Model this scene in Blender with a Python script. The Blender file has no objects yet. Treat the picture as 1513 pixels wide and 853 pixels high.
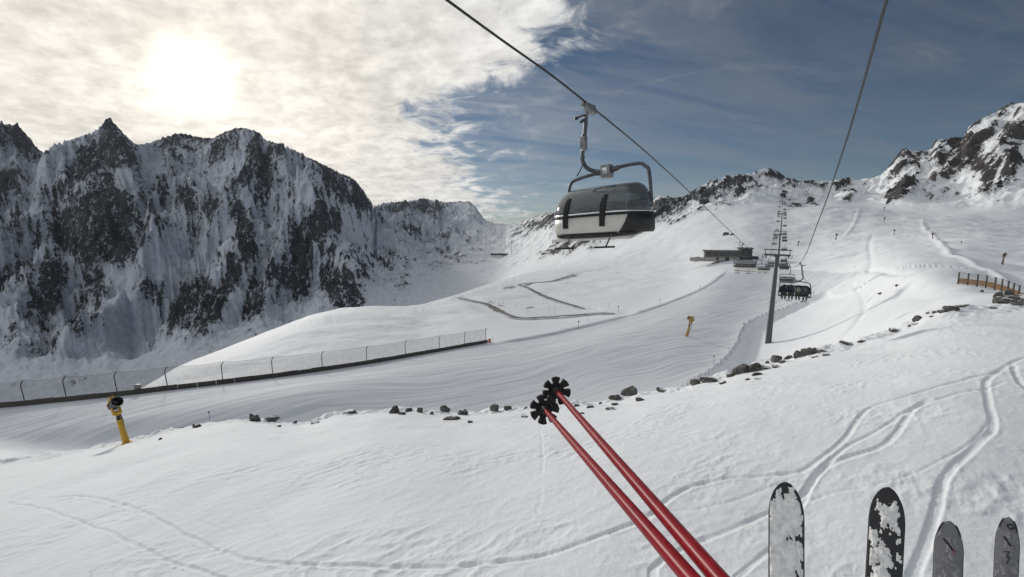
import bpy, bmesh, math, random
import numpy as np
from mathutils import Vector, Matrix, noise as mnoise

random.seed(7)
rng = np.random.default_rng(11)
SC = bpy.context.scene
COL = SC.collection
R = math.radians

# ------------------------------------------------------------------ camera
F = 700.0                      # focal length in pixels of the 1513 px wide photograph
PITCH = R(7.0)
CP, SP = math.cos(PITCH), math.sin(PITCH)
cam_d = bpy.data.cameras.new('camera')
cam = bpy.data.objects.new('camera', cam_d)
COL.objects.link(cam)
cam.location = (0, 0, 0)
cam.rotation_euler = (R(90) - PITCH, 0, 0)
cam_d.sensor_fit = 'HORIZONTAL'
cam_d.angle = 2 * math.atan(756.5 / F)
cam_d.clip_start = 0.05
cam_d.clip_end = 30000
SC.camera = cam

def ray(px, py):
    xr = (px - 756.5) / F
    yu = (426.5 - py) / F
    return Vector((xr, CP + yu * SP, yu * CP - SP))

def P(px, py, d):
    return ray(px, py) * d

# ------------------------------------------------------------------ light and sky
SUN_DIR = ray(281, 112).normalized()
SUN_EL = math.asin(SUN_DIR.z)
SUN_AZ = math.atan2(SUN_DIR.x, SUN_DIR.y)
sun_d = bpy.data.lights.new('sun', 'SUN')
sun_d.energy = 2.1
sun_d.angle = R(4.0)
sun_d.color = (1.0, 0.955, 0.90)
sun = bpy.data.objects.new('sun', sun_d)
COL.objects.link(sun)
sun.location = SUN_DIR * 300
sun.rotation_euler = SUN_DIR.to_track_quat('Z', 'Y').to_euler()

SC.view_settings.view_transform = 'Standard'
SC.view_settings.look = 'None'
SC.view_settings.exposure = 0.07
SC.view_settings.gamma = 1.0
SC.view_settings.use_curve_mapping = False
SC.cycles.max_bounces = 6
SC.cycles.transparent_max_bounces = 12
SC.cycles.use_denoising = True

class NB:
    """small helper to write node trees"""
    def __init__(self, tree):
        self.t = tree
        self.n = tree.nodes
        self.l = tree.links
    def node(self, typ, **kw):
        nd = self.n.new(typ)
        for k, v in kw.items():
            setattr(nd, k, v)
        return nd
    def put(self, sock, v):
        if isinstance(v, bpy.types.NodeSocket):
            self.l.new(v, sock)
        elif v is not None:
            sock.default_value = v
    def math(self, op, a, b=None, c=None, clamp=False):
        nd = self.node('ShaderNodeMath', operation=op, use_clamp=clamp)
        self.put(nd.inputs[0], a)
        if b is not None: self.put(nd.inputs[1], b)
        if c is not None: self.put(nd.inputs[2], c)
        return nd.outputs[0]
    def vmath(self, op, a, b=None):
        nd = self.node('ShaderNodeVectorMath', operation=op)
        self.put(nd.inputs[0], a)
        if b is not None: self.put(nd.inputs[1], b)
        return nd.outputs['Value'] if op in ('DOT_PRODUCT', 'LENGTH', 'DISTANCE') else nd.outputs[0]
    def mix(self, fac, a, b):
        nd = self.node('ShaderNodeMix', data_type='RGBA')
        self.put(nd.inputs['Factor'], fac)
        self.put(nd.inputs[6], a); self.put(nd.inputs[7], b)
        return nd.outputs[2]
    def fmix(self, fac, a, b):
        nd = self.node('ShaderNodeMix', data_type='FLOAT')
        self.put(nd.inputs[0], fac); self.put(nd.inputs[2], a); self.put(nd.inputs[3], b)
        return nd.outputs[0]
    def noise(self, vec, scale, detail=4, rough=0.55, dist=0.0, lac=2.0):
        nd = self.node('ShaderNodeTexNoise')
        if vec is not None: self.l.new(vec, nd.inputs['Vector'])
        nd.inputs['Scale'].default_value = scale
        nd.inputs['Detail'].default_value = detail
        nd.inputs['Roughness'].default_value = rough
        nd.inputs['Lacunarity'].default_value = lac
        nd.inputs['Distortion'].default_value = dist
        return nd.outputs['Fac']
    def smooth(self, v, lo, hi, a=0.0, b=1.0):
        nd = self.node('ShaderNodeMapRange', interpolation_type='SMOOTHSTEP')
        self.put(nd.inputs[0], v)
        self.put(nd.inputs[1], lo); self.put(nd.inputs[2], hi)
        self.put(nd.inputs[3], a); self.put(nd.inputs[4], b)
        return nd.outputs[0]
    def comb(self, x, y, z):
        nd = self.node('ShaderNodeCombineXYZ')
        for i, v in enumerate((x, y, z)): self.put(nd.inputs[i], v)
        return nd.outputs[0]
    def sep(self, v):
        nd = self.node('ShaderNodeSeparateXYZ')
        self.l.new(v, nd.inputs[0])
        return nd.outputs
    def scale(self, v, s):
        nd = self.node('ShaderNodeMapping')
        self.l.new(v, nd.inputs['Vector'])
        nd.inputs['Scale'].default_value = s
        return nd.outputs[0]

world = bpy.data.worlds.new('World')
SC.world = world
world.use_nodes = True
def build_world():
    nt = world.node_tree
    nt.nodes.clear()
    b = NB(nt)
    tc = b.node('ShaderNodeTexCoord')
    d = b.vmath('NORMALIZE', tc.outputs['Generated'])
    x, y, z = b.sep(d)
    sky = b.node('ShaderNodeTexSky', sky_type='NISHITA')
    sky.sun_disc = False
    sky.sun_elevation = SUN_EL
    sky.sun_rotation = SUN_AZ
    sky.altitude = 2700
    sky.air_density = 1.0
    sky.dust_density = 0.0
    sky.ozone_density = 2.0
    sky_c = b.vmath('SCALE', sky.outputs[0]); sky_c.node.inputs['Scale'].default_value = 0.043
    # clouds live on a plane overhead, so they flatten towards the horizon
    zz = b.math('ADD', b.math('MAXIMUM', z, 0.0), 0.16)
    u = b.math('DIVIDE', x, zz)
    v = b.math('DIVIDE', y, zz)
    pl = b.comb(u, v, 0.0)
    # edge of the cloud bank
    ramp = b.node('ShaderNodeFloatCurve')
    b.put(ramp.inputs['Value'], b.math('MULTIPLY', z, 1.6, clamp=True))
    cv = ramp.mapping.curves[0]
    pts = [(0.0, 0.47), (0.10, 0.445), (0.20, 0.42), (0.29, 0.375), (0.37, 0.335), (0.42, 0.40), (0.50, 0.53), (0.60, 0.585), (0.75, 0.60), (1.0, 0.55)]
    cv.points[0].location = pts[0]; cv.points[1].location = pts[-1]
    for p in pts[1:-1]: cv.points.new(*p)
    ramp.mapping.update()
    edge = b.math('SUBTRACT', ramp.outputs[0], 0.5)
    nbig = b.noise(pl, 1.5, 5, 0.55, 0.4)
    nfine = b.noise(pl, 5.0, 8, 0.62, 0.6)
    off = b.math('ADD', b.math('MULTIPLY', b.math('SUBTRACT', nbig, 0.5), 0.34), b.math('MULTIPLY', b.math('SUBTRACT', nfine, 0.5), 0.46))
    bank = b.smooth(b.math('ADD', b.math('SUBTRACT', edge, x), off), -0.05, 0.08)
    # ripples of the altocumulus
    rp = b.vmath('ADD', pl, b.vmath('SCALE', b.comb(nbig, nfine, 0.0)))
    ripple = b.noise(b.scale(b.vmath('ADD', pl, b.comb(b.math('MULTIPLY', v, 0.35), 0.0, 0.0)), (1.0, 0.9, 1.0)), 6.5, 9, 0.62, 0.15)
    cell = b.noise(b.scale(pl, (1.0, 0.8, 1.0)), 15.0, 5, 0.55, 0.1)
    soft = b.noise(pl, 0.9, 3, 0.5)
    lum = b.math('ADD', b.math('ADD', b.math('MULTIPLY', b.smooth(ripple, 0.32, 0.70), 0.19), b.math('MULTIPLY', b.smooth(cell, 0.3, 0.7), 0.09)), b.math('MULTIPLY', b.smooth(soft, 0.3, 0.7), 0.15))
    lum = b.math('ADD', lum, 0.42)
    cd = b.vmath('DOT_PRODUCT', d, tuple(SUN_DIR))
    one_m = b.math('SUBTRACT', 1.0, cd)
    wide = b.math('MULTIPLY', b.math('EXPONENT', b.math('MULTIPLY', one_m, -5.0)), 0.34)
    near = b.math('MULTIPLY', b.math('EXPONENT', b.math('MULTIPLY', one_m, -60.0)), 0.15)
    core = b.math('MULTIPLY', b.math('EXPONENT', b.math('MULTIPLY', one_m, -1150.0)), 1.7)
    lumw = b.math('MULTIPLY', lum, b.math('ADD', 1.0, b.math('MULTIPLY', wide, 1.05)))
    glow = b.math('ADD', near, core)
    base_col = b.mix(b.math('MULTIPLY', wide, 3.2, clamp=True), (0.94, 0.97, 1.0, 1), (1.0, 0.95, 0.865, 1))
    c1 = b.vmath('SCALE', base_col); b.put(c1.node.inputs['Scale'], lumw)
    c2 = b.vmath('SCALE', (1.0, 0.90, 0.74)); b.put(c2.node.inputs['Scale'], glow)
    cloud_c = b.vmath('ADD', c1, c2)
    # thin streaks of cirrus over the blue part
    st = b.scale(b.vmath('ADD', pl, b.comb(0.0, b.math('MULTIPLY', u, -0.22), 0.0)), (0.42, 2.0, 1.0))
    cir = b.noise(st, 1.5, 9, 0.62, 0.9)
    cir2 = b.noise(pl, 0.55, 3, 0.5, 0.2)
    wisp = b.noise(b.scale(b.vmath('ADD', pl, b.comb(b.math('MULTIPLY', v, 0.5), b.math('MULTIPLY', nbig, 0.8), 0.0)), (1.0, 3.0, 1.0)), 1.7, 10, 0.68, 1.1)
    veil = b.math('MULTIPLY', b.smooth(cir, 0.30, 0.72), b.smooth(cir2, 0.28, 0.66, 0.5, 1.0))
    veil = b.math('ADD', veil, b.math('MULTIPLY', b.smooth(wisp, 0.52, 0.80), 0.75))
    # the air next to the bank carries torn white shreds
    shred = b.smooth(b.math('ADD', b.math('SUBTRACT', edge, x), b.math('MULTIPLY', off, 1.5)), -0.34, 0.02)
    veil = b.math('ADD', veil, b.math('MULTIPLY', shred, b.smooth(nfine, 0.44, 0.72, 0.0, 0.8)))
    lowz = b.smooth(z, 0.02, 0.16, 1.0, 0.62)
    veil = b.math('MULTIPLY', veil, b.math('MULTIPLY', lowz, 0.62), clamp=True)
    circ = b.vmath('SCALE', (0.95, 0.97, 1.0)); b.put(circ.node.inputs['Scale'], b.math('ADD', 0.22, b.math('MULTIPLY', wide, 1.9)))
    s1 = b.mix(veil, sky_c, circ)
    s2 = b.mix(bank, s1, cloud_c)
    bg = b.node('ShaderNodeBackground')
    b.put(bg.inputs['Color'], s2)
    bg.inputs['Strength'].default_value = 1.0
    out = b.node('ShaderNodeOutputWorld')
    b.l.new(bg.outputs[0], out.inputs['Surface'])
    world.cycles.sampling_method = 'MANUAL'
    world.cycles.sample_map_resolution = 1024
build_world()

# ------------------------------------------------------------------ numpy noise
_perm = rng.permutation(256).astype(np.int32)
_perm = np.concatenate([_perm, _perm])
_ang = rng.uniform(0, 2 * np.pi, 256)
_gx, _gy = np.cos(_ang).astype(np.float32), np.sin(_ang).astype(np.float32)

def perlin(x, y):
    x = np.asarray(x, np.float64); y = np.asarray(y, np.float64)
    fx = np.floor(x); fy = np.floor(y)
    xi = fx.astype(np.int64) & 255; yi = fy.astype(np.int64) & 255
    xf = (x - fx).astype(np.float32); yf = (y - fy).astype(np.float32)
    u = xf * xf * xf * (xf * (xf * 6 - 15) + 10)
    v = yf * yf * yf * (yf * (yf * 6 - 15) + 10)
    a = _perm[xi]; b_ = _perm[xi + 1]
    def g(h, dx, dy): return _gx[h] * dx + _gy[h] * dy
    n00 = g(_perm[a + yi], xf, yf); n10 = g(_perm[b_ + yi], xf - 1, yf)
    n01 = g(_perm[a + yi + 1], xf, yf - 1); n11 = g(_perm[b_ + yi + 1], xf - 1, yf - 1)
    return (n00 + u * (n10 - n00)) * (1 - v) + (n01 + u * (n11 - n01)) * v   # about -0.7..0.7

def fbm(x, y, octs=5, gain=0.5, lac=2.03):
    s = 0; a = 1.0; f = 1.0
    for i in range(octs):
        s = s + a * perlin(x * f + 17.3 * i, y * f - 9.1 * i)
        a *= gain; f *= lac
    return s

def ridged(x, y, octs=5, gain=0.5, lac=2.07):
    s = 0; a = 1.0; f = 1.0; w = 1.0
    for i in range(octs):
        n = 1 - np.abs(perlin(x * f + 31.7 * i, y * f + 11.9 * i)) * 2.0
        n = np.clip(n, 0, 1) ** 2
        s = s + a * n * w
        w = np.clip(n * 1.6, 0, 1)
        a *= gain; f *= lac
    return s

def sstep(a, b, x):
    t = np.clip((x - a) / (b - a), 0, 1)
    return t * t * (3 - 2 * t)

def pchip(xs, ys, xq):
    xs = np.asarray(xs, float); ys = np.asarray(ys, float)
    h = np.diff(xs); dl = np.diff(ys) / h
    m = np.zeros_like(ys)
    m[0] = dl[0]; m[-1] = dl[-1]
    for i in range(1, len(xs) - 1):
        if dl[i - 1] * dl[i] > 0:
            w1 = 2 * h[i] + h[i - 1]; w2 = h[i] + 2 * h[i - 1]
            m[i] = (w1 + w2) / (w1 / dl[i - 1] + w2 / dl[i])
    k = np.clip(np.searchsorted(xs, xq) - 1, 0, len(xs) - 2)
    t = np.clip((xq - xs[k]) / h[k], 0, 1)
    t2, t3 = t * t, t * t * t
    return (2 * t3 - 3 * t2 + 1) * ys[k] + (t3 - 2 * t2 + t) * h[k] * m[k] + (-2 * t3 + 3 * t2) * ys[k + 1] + (t3 - t2) * h[k] * m[k + 1]

# ------------------------------------------------------------------ terrain: ground lines surveyed as bearing, distance and height
NEAR_COLS = 1080
az_dense = np.linspace(R(-53), R(53), NEAR_COLS)
az_all = np.concatenate([np.linspace(R(-180), R(-54), 40), az_dense, np.linspace(R(54), R(180), 40)])
NC = len(az_all)

def line_px(pts):
    """(px, py, depth) -> bearing, r, z"""
    o = []
    for px, py, d in pts:
        p = P(px, py, d)
        o.append((math.atan2(p.x, p.y), math.hypot(p.x, p.y), p.z))
    return o

def line_pz(pts):
    """(px, depth, z): bearing of a pixel column, with an explicit height"""
    o = []
    for px, d, z in pts:
        xr = (px - 756.5) / F
        o.append((math.atan(xr), d * math.hypot(xr, 1.0), z))
    return o

def spread(line, soft=0):
    a = np.array(line)
    rm = 0.5 * (a[0, 1] + a[-1, 1]); zm = 0.5 * (a[0, 2] + a[-1, 2])
    a = np.vstack([[R(-181), rm, zm], [R(-110), a[0, 1], a[0, 2]], a, [R(110), a[-1, 1], a[-1, 2]], [R(181), rm, zm]])
    a = a[np.argsort(a[:, 0])]
    rr_q, zz_q = pchip(a[:, 0], a[:, 1], az_all), pchip(a[:, 0], a[:, 2], az_all)
    if soft:
        ker = np.exp(-0.5 * (np.arange(-3 * soft, 3 * soft + 1) / soft) ** 2); ker /= ker.sum()
        rr_q = np.convolve(np.pad(rr_q, 3 * soft, 'edge'), ker, 'valid'); zz_q = np.convolve(np.pad(zz_q, 3 * soft, 'edge'), ker, 'valid')
    return rr_q, zz_q

K = []
K.append(spread([(R(-60), 4, -9.0), (0, 4, -8.3), (R(60), 4, -7.9)]))                                       # 0 under the chair
K.append(spread(line_px([(-200, 850, 19), (0, 850, 16.6), (400, 850, 14), (756, 850, 12.5), (1100, 850, 11.5), (1513, 850, 11), (1700, 850, 11)])))   # 1
L_CREST = [(-300, 705, 58), (-100, 690, 55), (0, 683, 53), (100, 668, 51), (187, 654, 50), (240, 640, 49), (290, 628, 48), (370, 621, 46), (430, 626, 45), (500, 613, 45), (580, 606, 45),
           (690, 611, 45), (740, 606, 45), (800, 603, 45), (900, 593, 45), (960, 581, 45), (1020, 570, 45), (1060, 560, 45), (1100, 546, 45), (1150, 535, 46),
           (1200, 521, 47), (1260, 507, 47), (1320, 489, 47), (1370, 468, 46), (1410, 457, 45), (1460, 453, 44), (1513, 450, 43), (1700, 445, 40)]
K.append(spread(line_px(L_CREST), 26))
CREST_EXACT = spread(line_px(L_CREST))                                                                           # 2 crest with the boulders
K.append(spread(line_pz([(-300, 72, -32), (0, 68, -33), (187, 66, -32.5), (400, 68, -33), (600, 72, -34), (800, 78, -35), (1000, 84, -35), (1100, 88, -34), (1180, 88, -31), (1250, 84, -25), (1330, 76, -17), (1410, 66, -12.0), (1513, 58, -9.6), (1700, 54, -9)]), 24))  # 3 hollow behind it
K.append(spread(line_px([(-300, 658, 80), (0, 640, 77), (187, 617, 78), (400, 585, 86), (600, 557, 104), (800, 535, 122), (1013, 497, 150), (1080, 512, 146), (1135, 506, 150), (1200, 478, 158),
                         (1260, 455, 146), (1330, 437, 120), (1410, 434, 84), (1513, 446, 70), (1700, 446, 64)]), 24))   # 4 middle of the piste
L_WALL = [(-300, 632, 82), (-100, 612, 84), (0, 603, 86), (90, 594.5, 88), (180, 585.5, 90), (330, 568, 98), (500, 545, 116), (620, 525, 133), (720, 507, 150)]
K.append(spread(line_px(L_WALL + [(850, 486, 182), (950, 461, 215), (1020, 434, 250), (1060, 411, 280), (1075, 397, 300), (1110, 397, 300), (1150, 398, 296), (1200, 402, 262), (1260, 405, 200),
                         (1300, 402, 155), (1350, 403, 128), (1415, 411.5, 108), (1460, 424, 100), (1513, 437, 93), (1700, 450, 84)]), 18))   # 5 far edge of the piste
K.append(spread(line_px([(-300, 655, 96), (0, 616, 98), (120, 598, 99), (170, 590, 99), (205, 579, 102), (232, 567, 106), (260, 553, 113), (330, 532, 126), (400, 505, 146), (470, 482, 166), (540, 470, 186), (600, 467, 202),
                         (640, 455, 242), (690, 437, 292), (760, 418, 385), (850, 404, 455), (900, 398, 470), (1000, 386, 430), (1030, 385, 385), (1075, 383, 345), (1110, 378, 345), (1150, 368, 380),
                         (1200, 362, 380), (1260, 358, 340), (1330, 352, 300), (1415, 352, 250), (1513, 360, 215), (1700, 370, 190)]), 9))   # 6 edge of the plateau
K.append(spread(line_px([(-300, 760, 480), (0, 650, 520), (200, 600, 560), (300, 565, 580), (400, 545, 620), (500, 520, 700), (600, 490, 780), (690, 452, 900), (730, 428, 1150), (760, 402, 1300), (800, 394, 1050), (850, 388, 850),
                         (900, 374, 760), (960, 352, 700), (1020, 331, 640), (1110, 321, 570), (1190, 317, 570), (1216, 306, 580), (1262, 305, 600), (1310, 312, 560), (1362, 318, 500), (1440, 324, 460), (1513, 330, 430), (1700, 335, 400)]), 14))   # 7 foot of the mountains
K.append(spread(line_px([(-300, 520, 780), (0, 500, 800), (200, 490, 800), (400, 450, 860), (470, 425, 950), (540, 395, 1150), (600, 372, 1500), (660, 362, 1900), (720, 365, 1900), (745, 372, 1800), (770, 368, 1650), (810, 356, 1350),
                         (850, 350, 1100), (900, 340, 950), (960, 325, 850), (1020, 300, 780), (1080, 288, 740), (1140, 284, 740), (1190, 292, 730), (1240, 290, 720), (1290, 290, 690), (1330, 285, 620), (1400, 290, 570), (1513, 285, 500), (1700, 270, 470)]), 10))   # 8 shoulder
L_TOP = [(-300, 150, 1500), (-120, 215, 1500), (-60, 175, 1500), (-20, 190, 1500), (0, 186, 1500), (22, 184, 1500), (45, 207, 1510), (63, 226, 1500), (85, 213, 1460), (105, 206, 1440), (135, 196, 1430), (150, 186, 1430), (162, 176, 1430), (172, 186, 1430), (183, 198, 1450),
         (202, 212, 1500), (240, 206, 1540), (265, 199, 1550), (290, 204, 1550), (310, 206, 1540), (330, 198, 1530), (350, 191, 1520), (375, 194, 1500), (395, 208, 1500), (415, 214, 1500), (430, 219, 1500), (450, 230, 1500), (470, 241, 1500),
         (485, 249, 1500), (500, 256, 1510), (515, 263, 1530), (530, 273, 1580), (545, 294, 1640), (550, 301, 1700), (555, 303, 3000), (575, 299, 3300), (600, 298, 3400), (625, 294, 3400), (640, 296, 3400), (665, 299, 3350), (690, 298, 3300),
         (702, 306, 3200), (715, 324, 3000), (735, 331, 2800), (750, 331, 2700), (766, 330, 2500), (790, 321, 2200), (819, 313, 1800), (870, 309, 1450), (930, 303, 1250), (960, 299, 1150), (975, 289, 1120), (1000, 293, 1100),
         (1022, 285, 1080), (1050, 268, 1060), (1075, 261, 1060), (1090, 259, 1060), (1110, 256, 1060), (1135, 250, 1060), (1160, 262, 1050), (1190, 269, 1030), (1215, 268, 1000), (1240, 267, 970), (1250, 263, 950), (1265, 267, 920), (1290, 262, 880),
         (1310, 250, 840), (1325, 232, 820), (1340, 221, 810), (1355, 224, 800), (1372, 223, 790), (1388, 206, 780), (1405, 206, 770), (1420, 206, 760), (1430, 190, 740), (1450, 176, 720), (1470, 168, 700), (1490, 158, 690), (1513, 150, 670), (1560, 130, 650), (1700, 150, 620)]
K.append(spread(line_px(L_TOP)))                                                                             # 9 skyline
r9, z9 = K[-1]
K.append((r9 * 1.22 + 40, z9 - 0.16 * r9))                                                                   # 10 behind it
K.append((np.full(NC, 9000.0), np.full(NC, -300.0)))                                                         # 11
KR = np.array([k[0] for k in K]); KZ = np.array([k[1] for k in K])
for i in range(1, len(KR)): KR[i] = np.maximum(KR[i], KR[i - 1] + 2.0)

ROWS = [8, 300, 44, 44, 84, 84, 52, 96, 190, 18, 6]
def profile():
    n = len(KR)
    h = np.diff(KR, axis=0); dl = np.diff(KZ, axis=0) / h
    m = np.zeros_like(KZ)
    m[0] = dl[0]; m[-1] = dl[-1]
    for i in range(1, n - 1):
        same = dl[i - 1] * dl[i] > 0
        w1 = 2 * h[i] + h[i - 1]; w2 = h[i] + 2 * h[i - 1]
        m[i] = np.where(same, (w1 + w2) / (w1 / np.where(same, dl[i - 1], 1) + w2 / np.where(same, dl[i], 1)), 0)
    ker = np.exp(-0.5 * (np.arange(-75, 76) / 25.0) ** 2); ker /= ker.sum()
    for i in range(1, 9):                       # even out the tangents so no crease runs down the slope
        m[i] = np.convolve(np.pad(m[i], 75, 'edge'), ker, 'valid')
    rr, zz, seg = [], [], []
    for k in range(n - 1):
        cnt = ROWS[k]
        t = np.arange(cnt) / cnt
        if k == 1: t = t ** 1.25
        for tt in t:
            t2, t3 = tt * tt, tt ** 3
            rr.append(KR[k] + tt * h[k])
            zz.append((2 * t3 - 3 * t2 + 1) * KZ[k] + (t3 - 2 * t2 + tt) * h[k] * m[k] + (-2 * t3 + 3 * t2) * KZ[k + 1] + (t3 - t2) * h[k] * m[k + 1])
            seg.append(k + tt)
    rr.append(KR[-1]); zz.append(KZ[-1]); seg.append(n - 1.0)
    return np.array(rr), np.array(zz), np.array(seg)
GR, GZ, SEG = profile()
GZ += ((CREST_EXACT[1] - KZ[2]) - (CREST_EXACT[0] - KR[2]) * KZ[2] / KR[2])[None, :] * np.exp(-((SEG[:, None] - 2.0) / 0.22) ** 2)
GX = GR * np.sin(az_all)[None, :]
GY = GR * np.cos(az_all)[None, :]
NR = GR.shape[0]
SEG2 = np.repeat(SEG[:, None], NC, 1)
ROW_OF = np.concatenate([[0], np.cumsum(ROWS)])

def image_px(x, y, z):
    dep = y * CP - z * SP
    dep = np.where(dep < 0.1, 0.1, dep)
    up = y * SP + z * CP
    return 756.5 + F * x / dep, 426.5 - F * up / dep

def seg_dist(X, Y, poly):
    """distance, side (+ = right of travel) and travelled share to a polyline"""
    best = np.full(X.shape, 1e9); side = np.zeros(X.shape); par = np.zeros(X.shape)
    n = len(poly) - 1
    for i in range(n):
        ax, ay = poly[i][:2]; bx, by = poly[i + 1][:2]
        dx, dy = bx - ax, by - ay
        L2 = dx * dx + dy * dy + 1e-9
        t = np.clip(((X - ax) * dx + (Y - ay) * dy) / L2, 0, 1)
        qx, qy = X - ax - t * dx, Y - ay - t * dy
        dd = qx * qx + qy * qy
        c = np.sign(dy * (X - ax) - dx * (Y - ay))
        mk = dd < best
        best = np.where(mk, dd, best); side = np.where(mk, c, side); par = np.where(mk, (i + t) / n, par)
    return np.sqrt(best), side, par

def hit(px, py, r_min=6.0, lo=0):
    """the visible ground point along the bearing of a pixel"""
    d = ray(px, py)
    az = math.atan2(d.x, d.y); tn = d.z / math.hypot(d.x, d.y)
    f = np.interp(az, az_all, np.arange(NC))
    i = int(f); w = f - i
    r = GR[:, i] * (1 - w) + GR[:, i + 1] * w
    z = GZ[:, i] * (1 - w) + GZ[:, i + 1] * w
    t = z / r
    ok = np.nonzero((t >= tn) & (r >= r_min))[0]
    if len(ok) == 0: j = int(ROW_OF[9])
    else: j = max(int(ok[0]), 1)
    t0, t1 = t[j - 1], t[j]
    q = 0.5 if t1 == t0 else min(max((tn - t0) / (t1 - t0), 0), 1)
    rr = r[j - 1] + q * (r[j] - r[j - 1]); zz = z[j - 1] + q * (z[j] - z[j - 1])
    return Vector((rr * math.sin(az), rr * math.cos(az), zz))

def ground_z(x, y):
    az = math.atan2(x, y); rq = math.hypot(x, y)
    f = np.interp(az, az_all, np.arange(NC)); i = min(int(f), NC - 2); w = f - i
    r = GR[:, i] * (1 - w) + GR[:, i + 1] * w
    z = GZ[:, i] * (1 - w) + GZ[:, i + 1] * w
    return float(np.interp(rq, r, z))

def hits(pts, **k): return [hit(a, b_, **k) for a, b_ in pts]

def smooth_poly(pts, n=6):
    """Catmull-Rom through 3-D points"""
    out = []
    Q = [pts[0]] + list(pts) + [pts[-1]]
    for i in range(1, len(Q) - 2):
        p0, p1, p2, p3 = Q[i - 1], Q[i], Q[i + 1], Q[i + 2]
        for j in range(n):
            t = j / n
            out.append(0.5 * ((2 * p1) + (p2 - p0) * t + (2 * p0 - 5 * p1 + 4 * p2 - p3) * t * t + (3 * p1 - p0 - 3 * p2 + p3) * t ** 3))
    out.append(Vector(pts[-1]))
    return out

# --- big relief of the mountains -------------------------------------------------
PXI, PYI = image_px(GX, GY, GZ)          # where the undisturbed ground stands seen from the chair: used to lay out the ribs and gullies
ROCK = np.zeros_like(GZ)
m0 = ROW_OF[6]
sl = slice(m0, NR)
X, Y, S = GX[sl], GY[sl], SEG2[sl]
az2 = np.repeat(az_all[None, :], X.shape[0], 0)
left_w = sstep(R(-2.0), R(-9.0), az2)
face = sstep(7.42, 8.3, S) * (1 - sstep(9.0, 9.6, S))
crest_fade = 1 - 0.85 * sstep(8.62, 8.98, S)
# axes along and across the left face
ca, sa = math.cos(R(28)), math.sin(R(28))
U = X * ca - Y * sa
V = X * sa + Y * ca
wx = fbm(U / 190, V / 190, 3) * 60; wy = fbm(U / 190 + 40, V / 190 + 7, 3) * 60
rg = ridged((U + wx + 0.35 * V) / 230, (V * 0.45 + wy) / 230, 5, 0.52)
rg2 = ridged((U - 0.3 * V + wx) / 90, (V * 0.5 + wy) / 90, 4, 0.55)
fine = fbm(X / 26, Y / 26, 5, 0.6)
# ribs and gullies that run down the face, fanning out on either side of each summit
lat = az2 * 1350.0; upw = (GR[sl] - KR[7][None, :]) * 0.75
jx = fbm(U / 70, V / 70, 4) * 26; jy = fbm(U / 70 + 9, V / 70 + 50, 4) * 26
# fan coordinate: lines run together towards an apex above each summit
APEX = [(-40, 330.0), (163, 620.0), (372, 560.0), (512, 400.0), (640, 700.0)]
crest_up = np.interp(az_all, az_all, KZ[9])
wsum = 0; gl_ = 0
for apx, spread_h in APEX:
    aa = math.atan((apx - 756.5) / F); la_ = aa * 1350.0
    up0 = float(np.interp(aa, az_all, KR[9] - KR[7])) * 0.75 + 45.0 + spread_h * 0.10
    th = (lat - la_) / np.maximum(up0 - upw, 50.0) * (spread_h * 0.75)
    wq = np.exp(-np.abs(lat - la_ + 0.35 * jx) / 55.0)
    gl_ = gl_ + wq * (th + apx * 3.7); wsum = wsum + wq
gl_fan = gl_ / wsum
shear = 0.25 * perlin(lat / 420 + 3.3, upw / 900) / 0.5
gl1 = gl_fan + shear * upw + jx * 0.9
ribs1 = ridged(gl1 / 74, (upw + jy) / 330, 4, 0.55)
ribs2 = ridged((gl1 + 0.35 * upw) / 31 + 7, (upw + jy) / 120, 3, 0.55)
coul = np.clip(1 - np.abs(perlin((gl_fan - 0.30 * upw + jx) / 88 + 11, (upw + jy) / 420)) * 5.5, 0, 1) ** 2
coul2 = np.clip(1 - np.abs(perlin((gl_fan + 0.5 * upw + jx) / 62 + 5, (upw - jy) / 300 + 8)) * 6.0, 0, 1) ** 2
amp = face * crest_fade
relief = sstep(R(-12.0), R(-17.5), az2)
dz = left_w * amp * ((rg - 0.75) * 62 + (rg2 - 0.7) * 26)
dz += left_w * amp * ((ribs1 - 0.7) * 5.5 + (ribs2 - 0.7) * 3.0 - coul * 6 - coul2 * 6)
dz += left_w * face * fine * (2.6 + 2.4 * crest_fade)
# right-hand mountain: less relief, more small crags
rr_ = ridged(X / 120 + 3, Y / 120, 5, 0.55)
right_w = 1 - left_w
steep_r = sstep(7.35, 8.1, S) * (1 - sstep(9.0, 9.6, S))
dz += right_w * steep_r * crest_fade * (rr_ - 0.7) * 15 * (0.45 + 0.55 * sstep(R(12), R(22), az2))
dz += right_w * steep_r * fbm(X / 22, Y / 22, 5, 0.6) * (1.6 + 2.4 * sstep(8.2, 8.9, S))
dz += right_w * (1 - steep_r) * fbm(X / 60, Y / 60, 3) * 2.2 * sstep(6.05, 6.5, S)
rough_top = sstep(8.8, 9.0, S) * (1 - sstep(9.0, 9.3, S))
dz += rough_top * (np.abs(perlin(az2 * 190, S * 0 + 3)) * 5 + perlin(az2 * 420, S * 0) * 2.5) * np.clip(GR[sl] / 1300, 0.4, 1.6)

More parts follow.
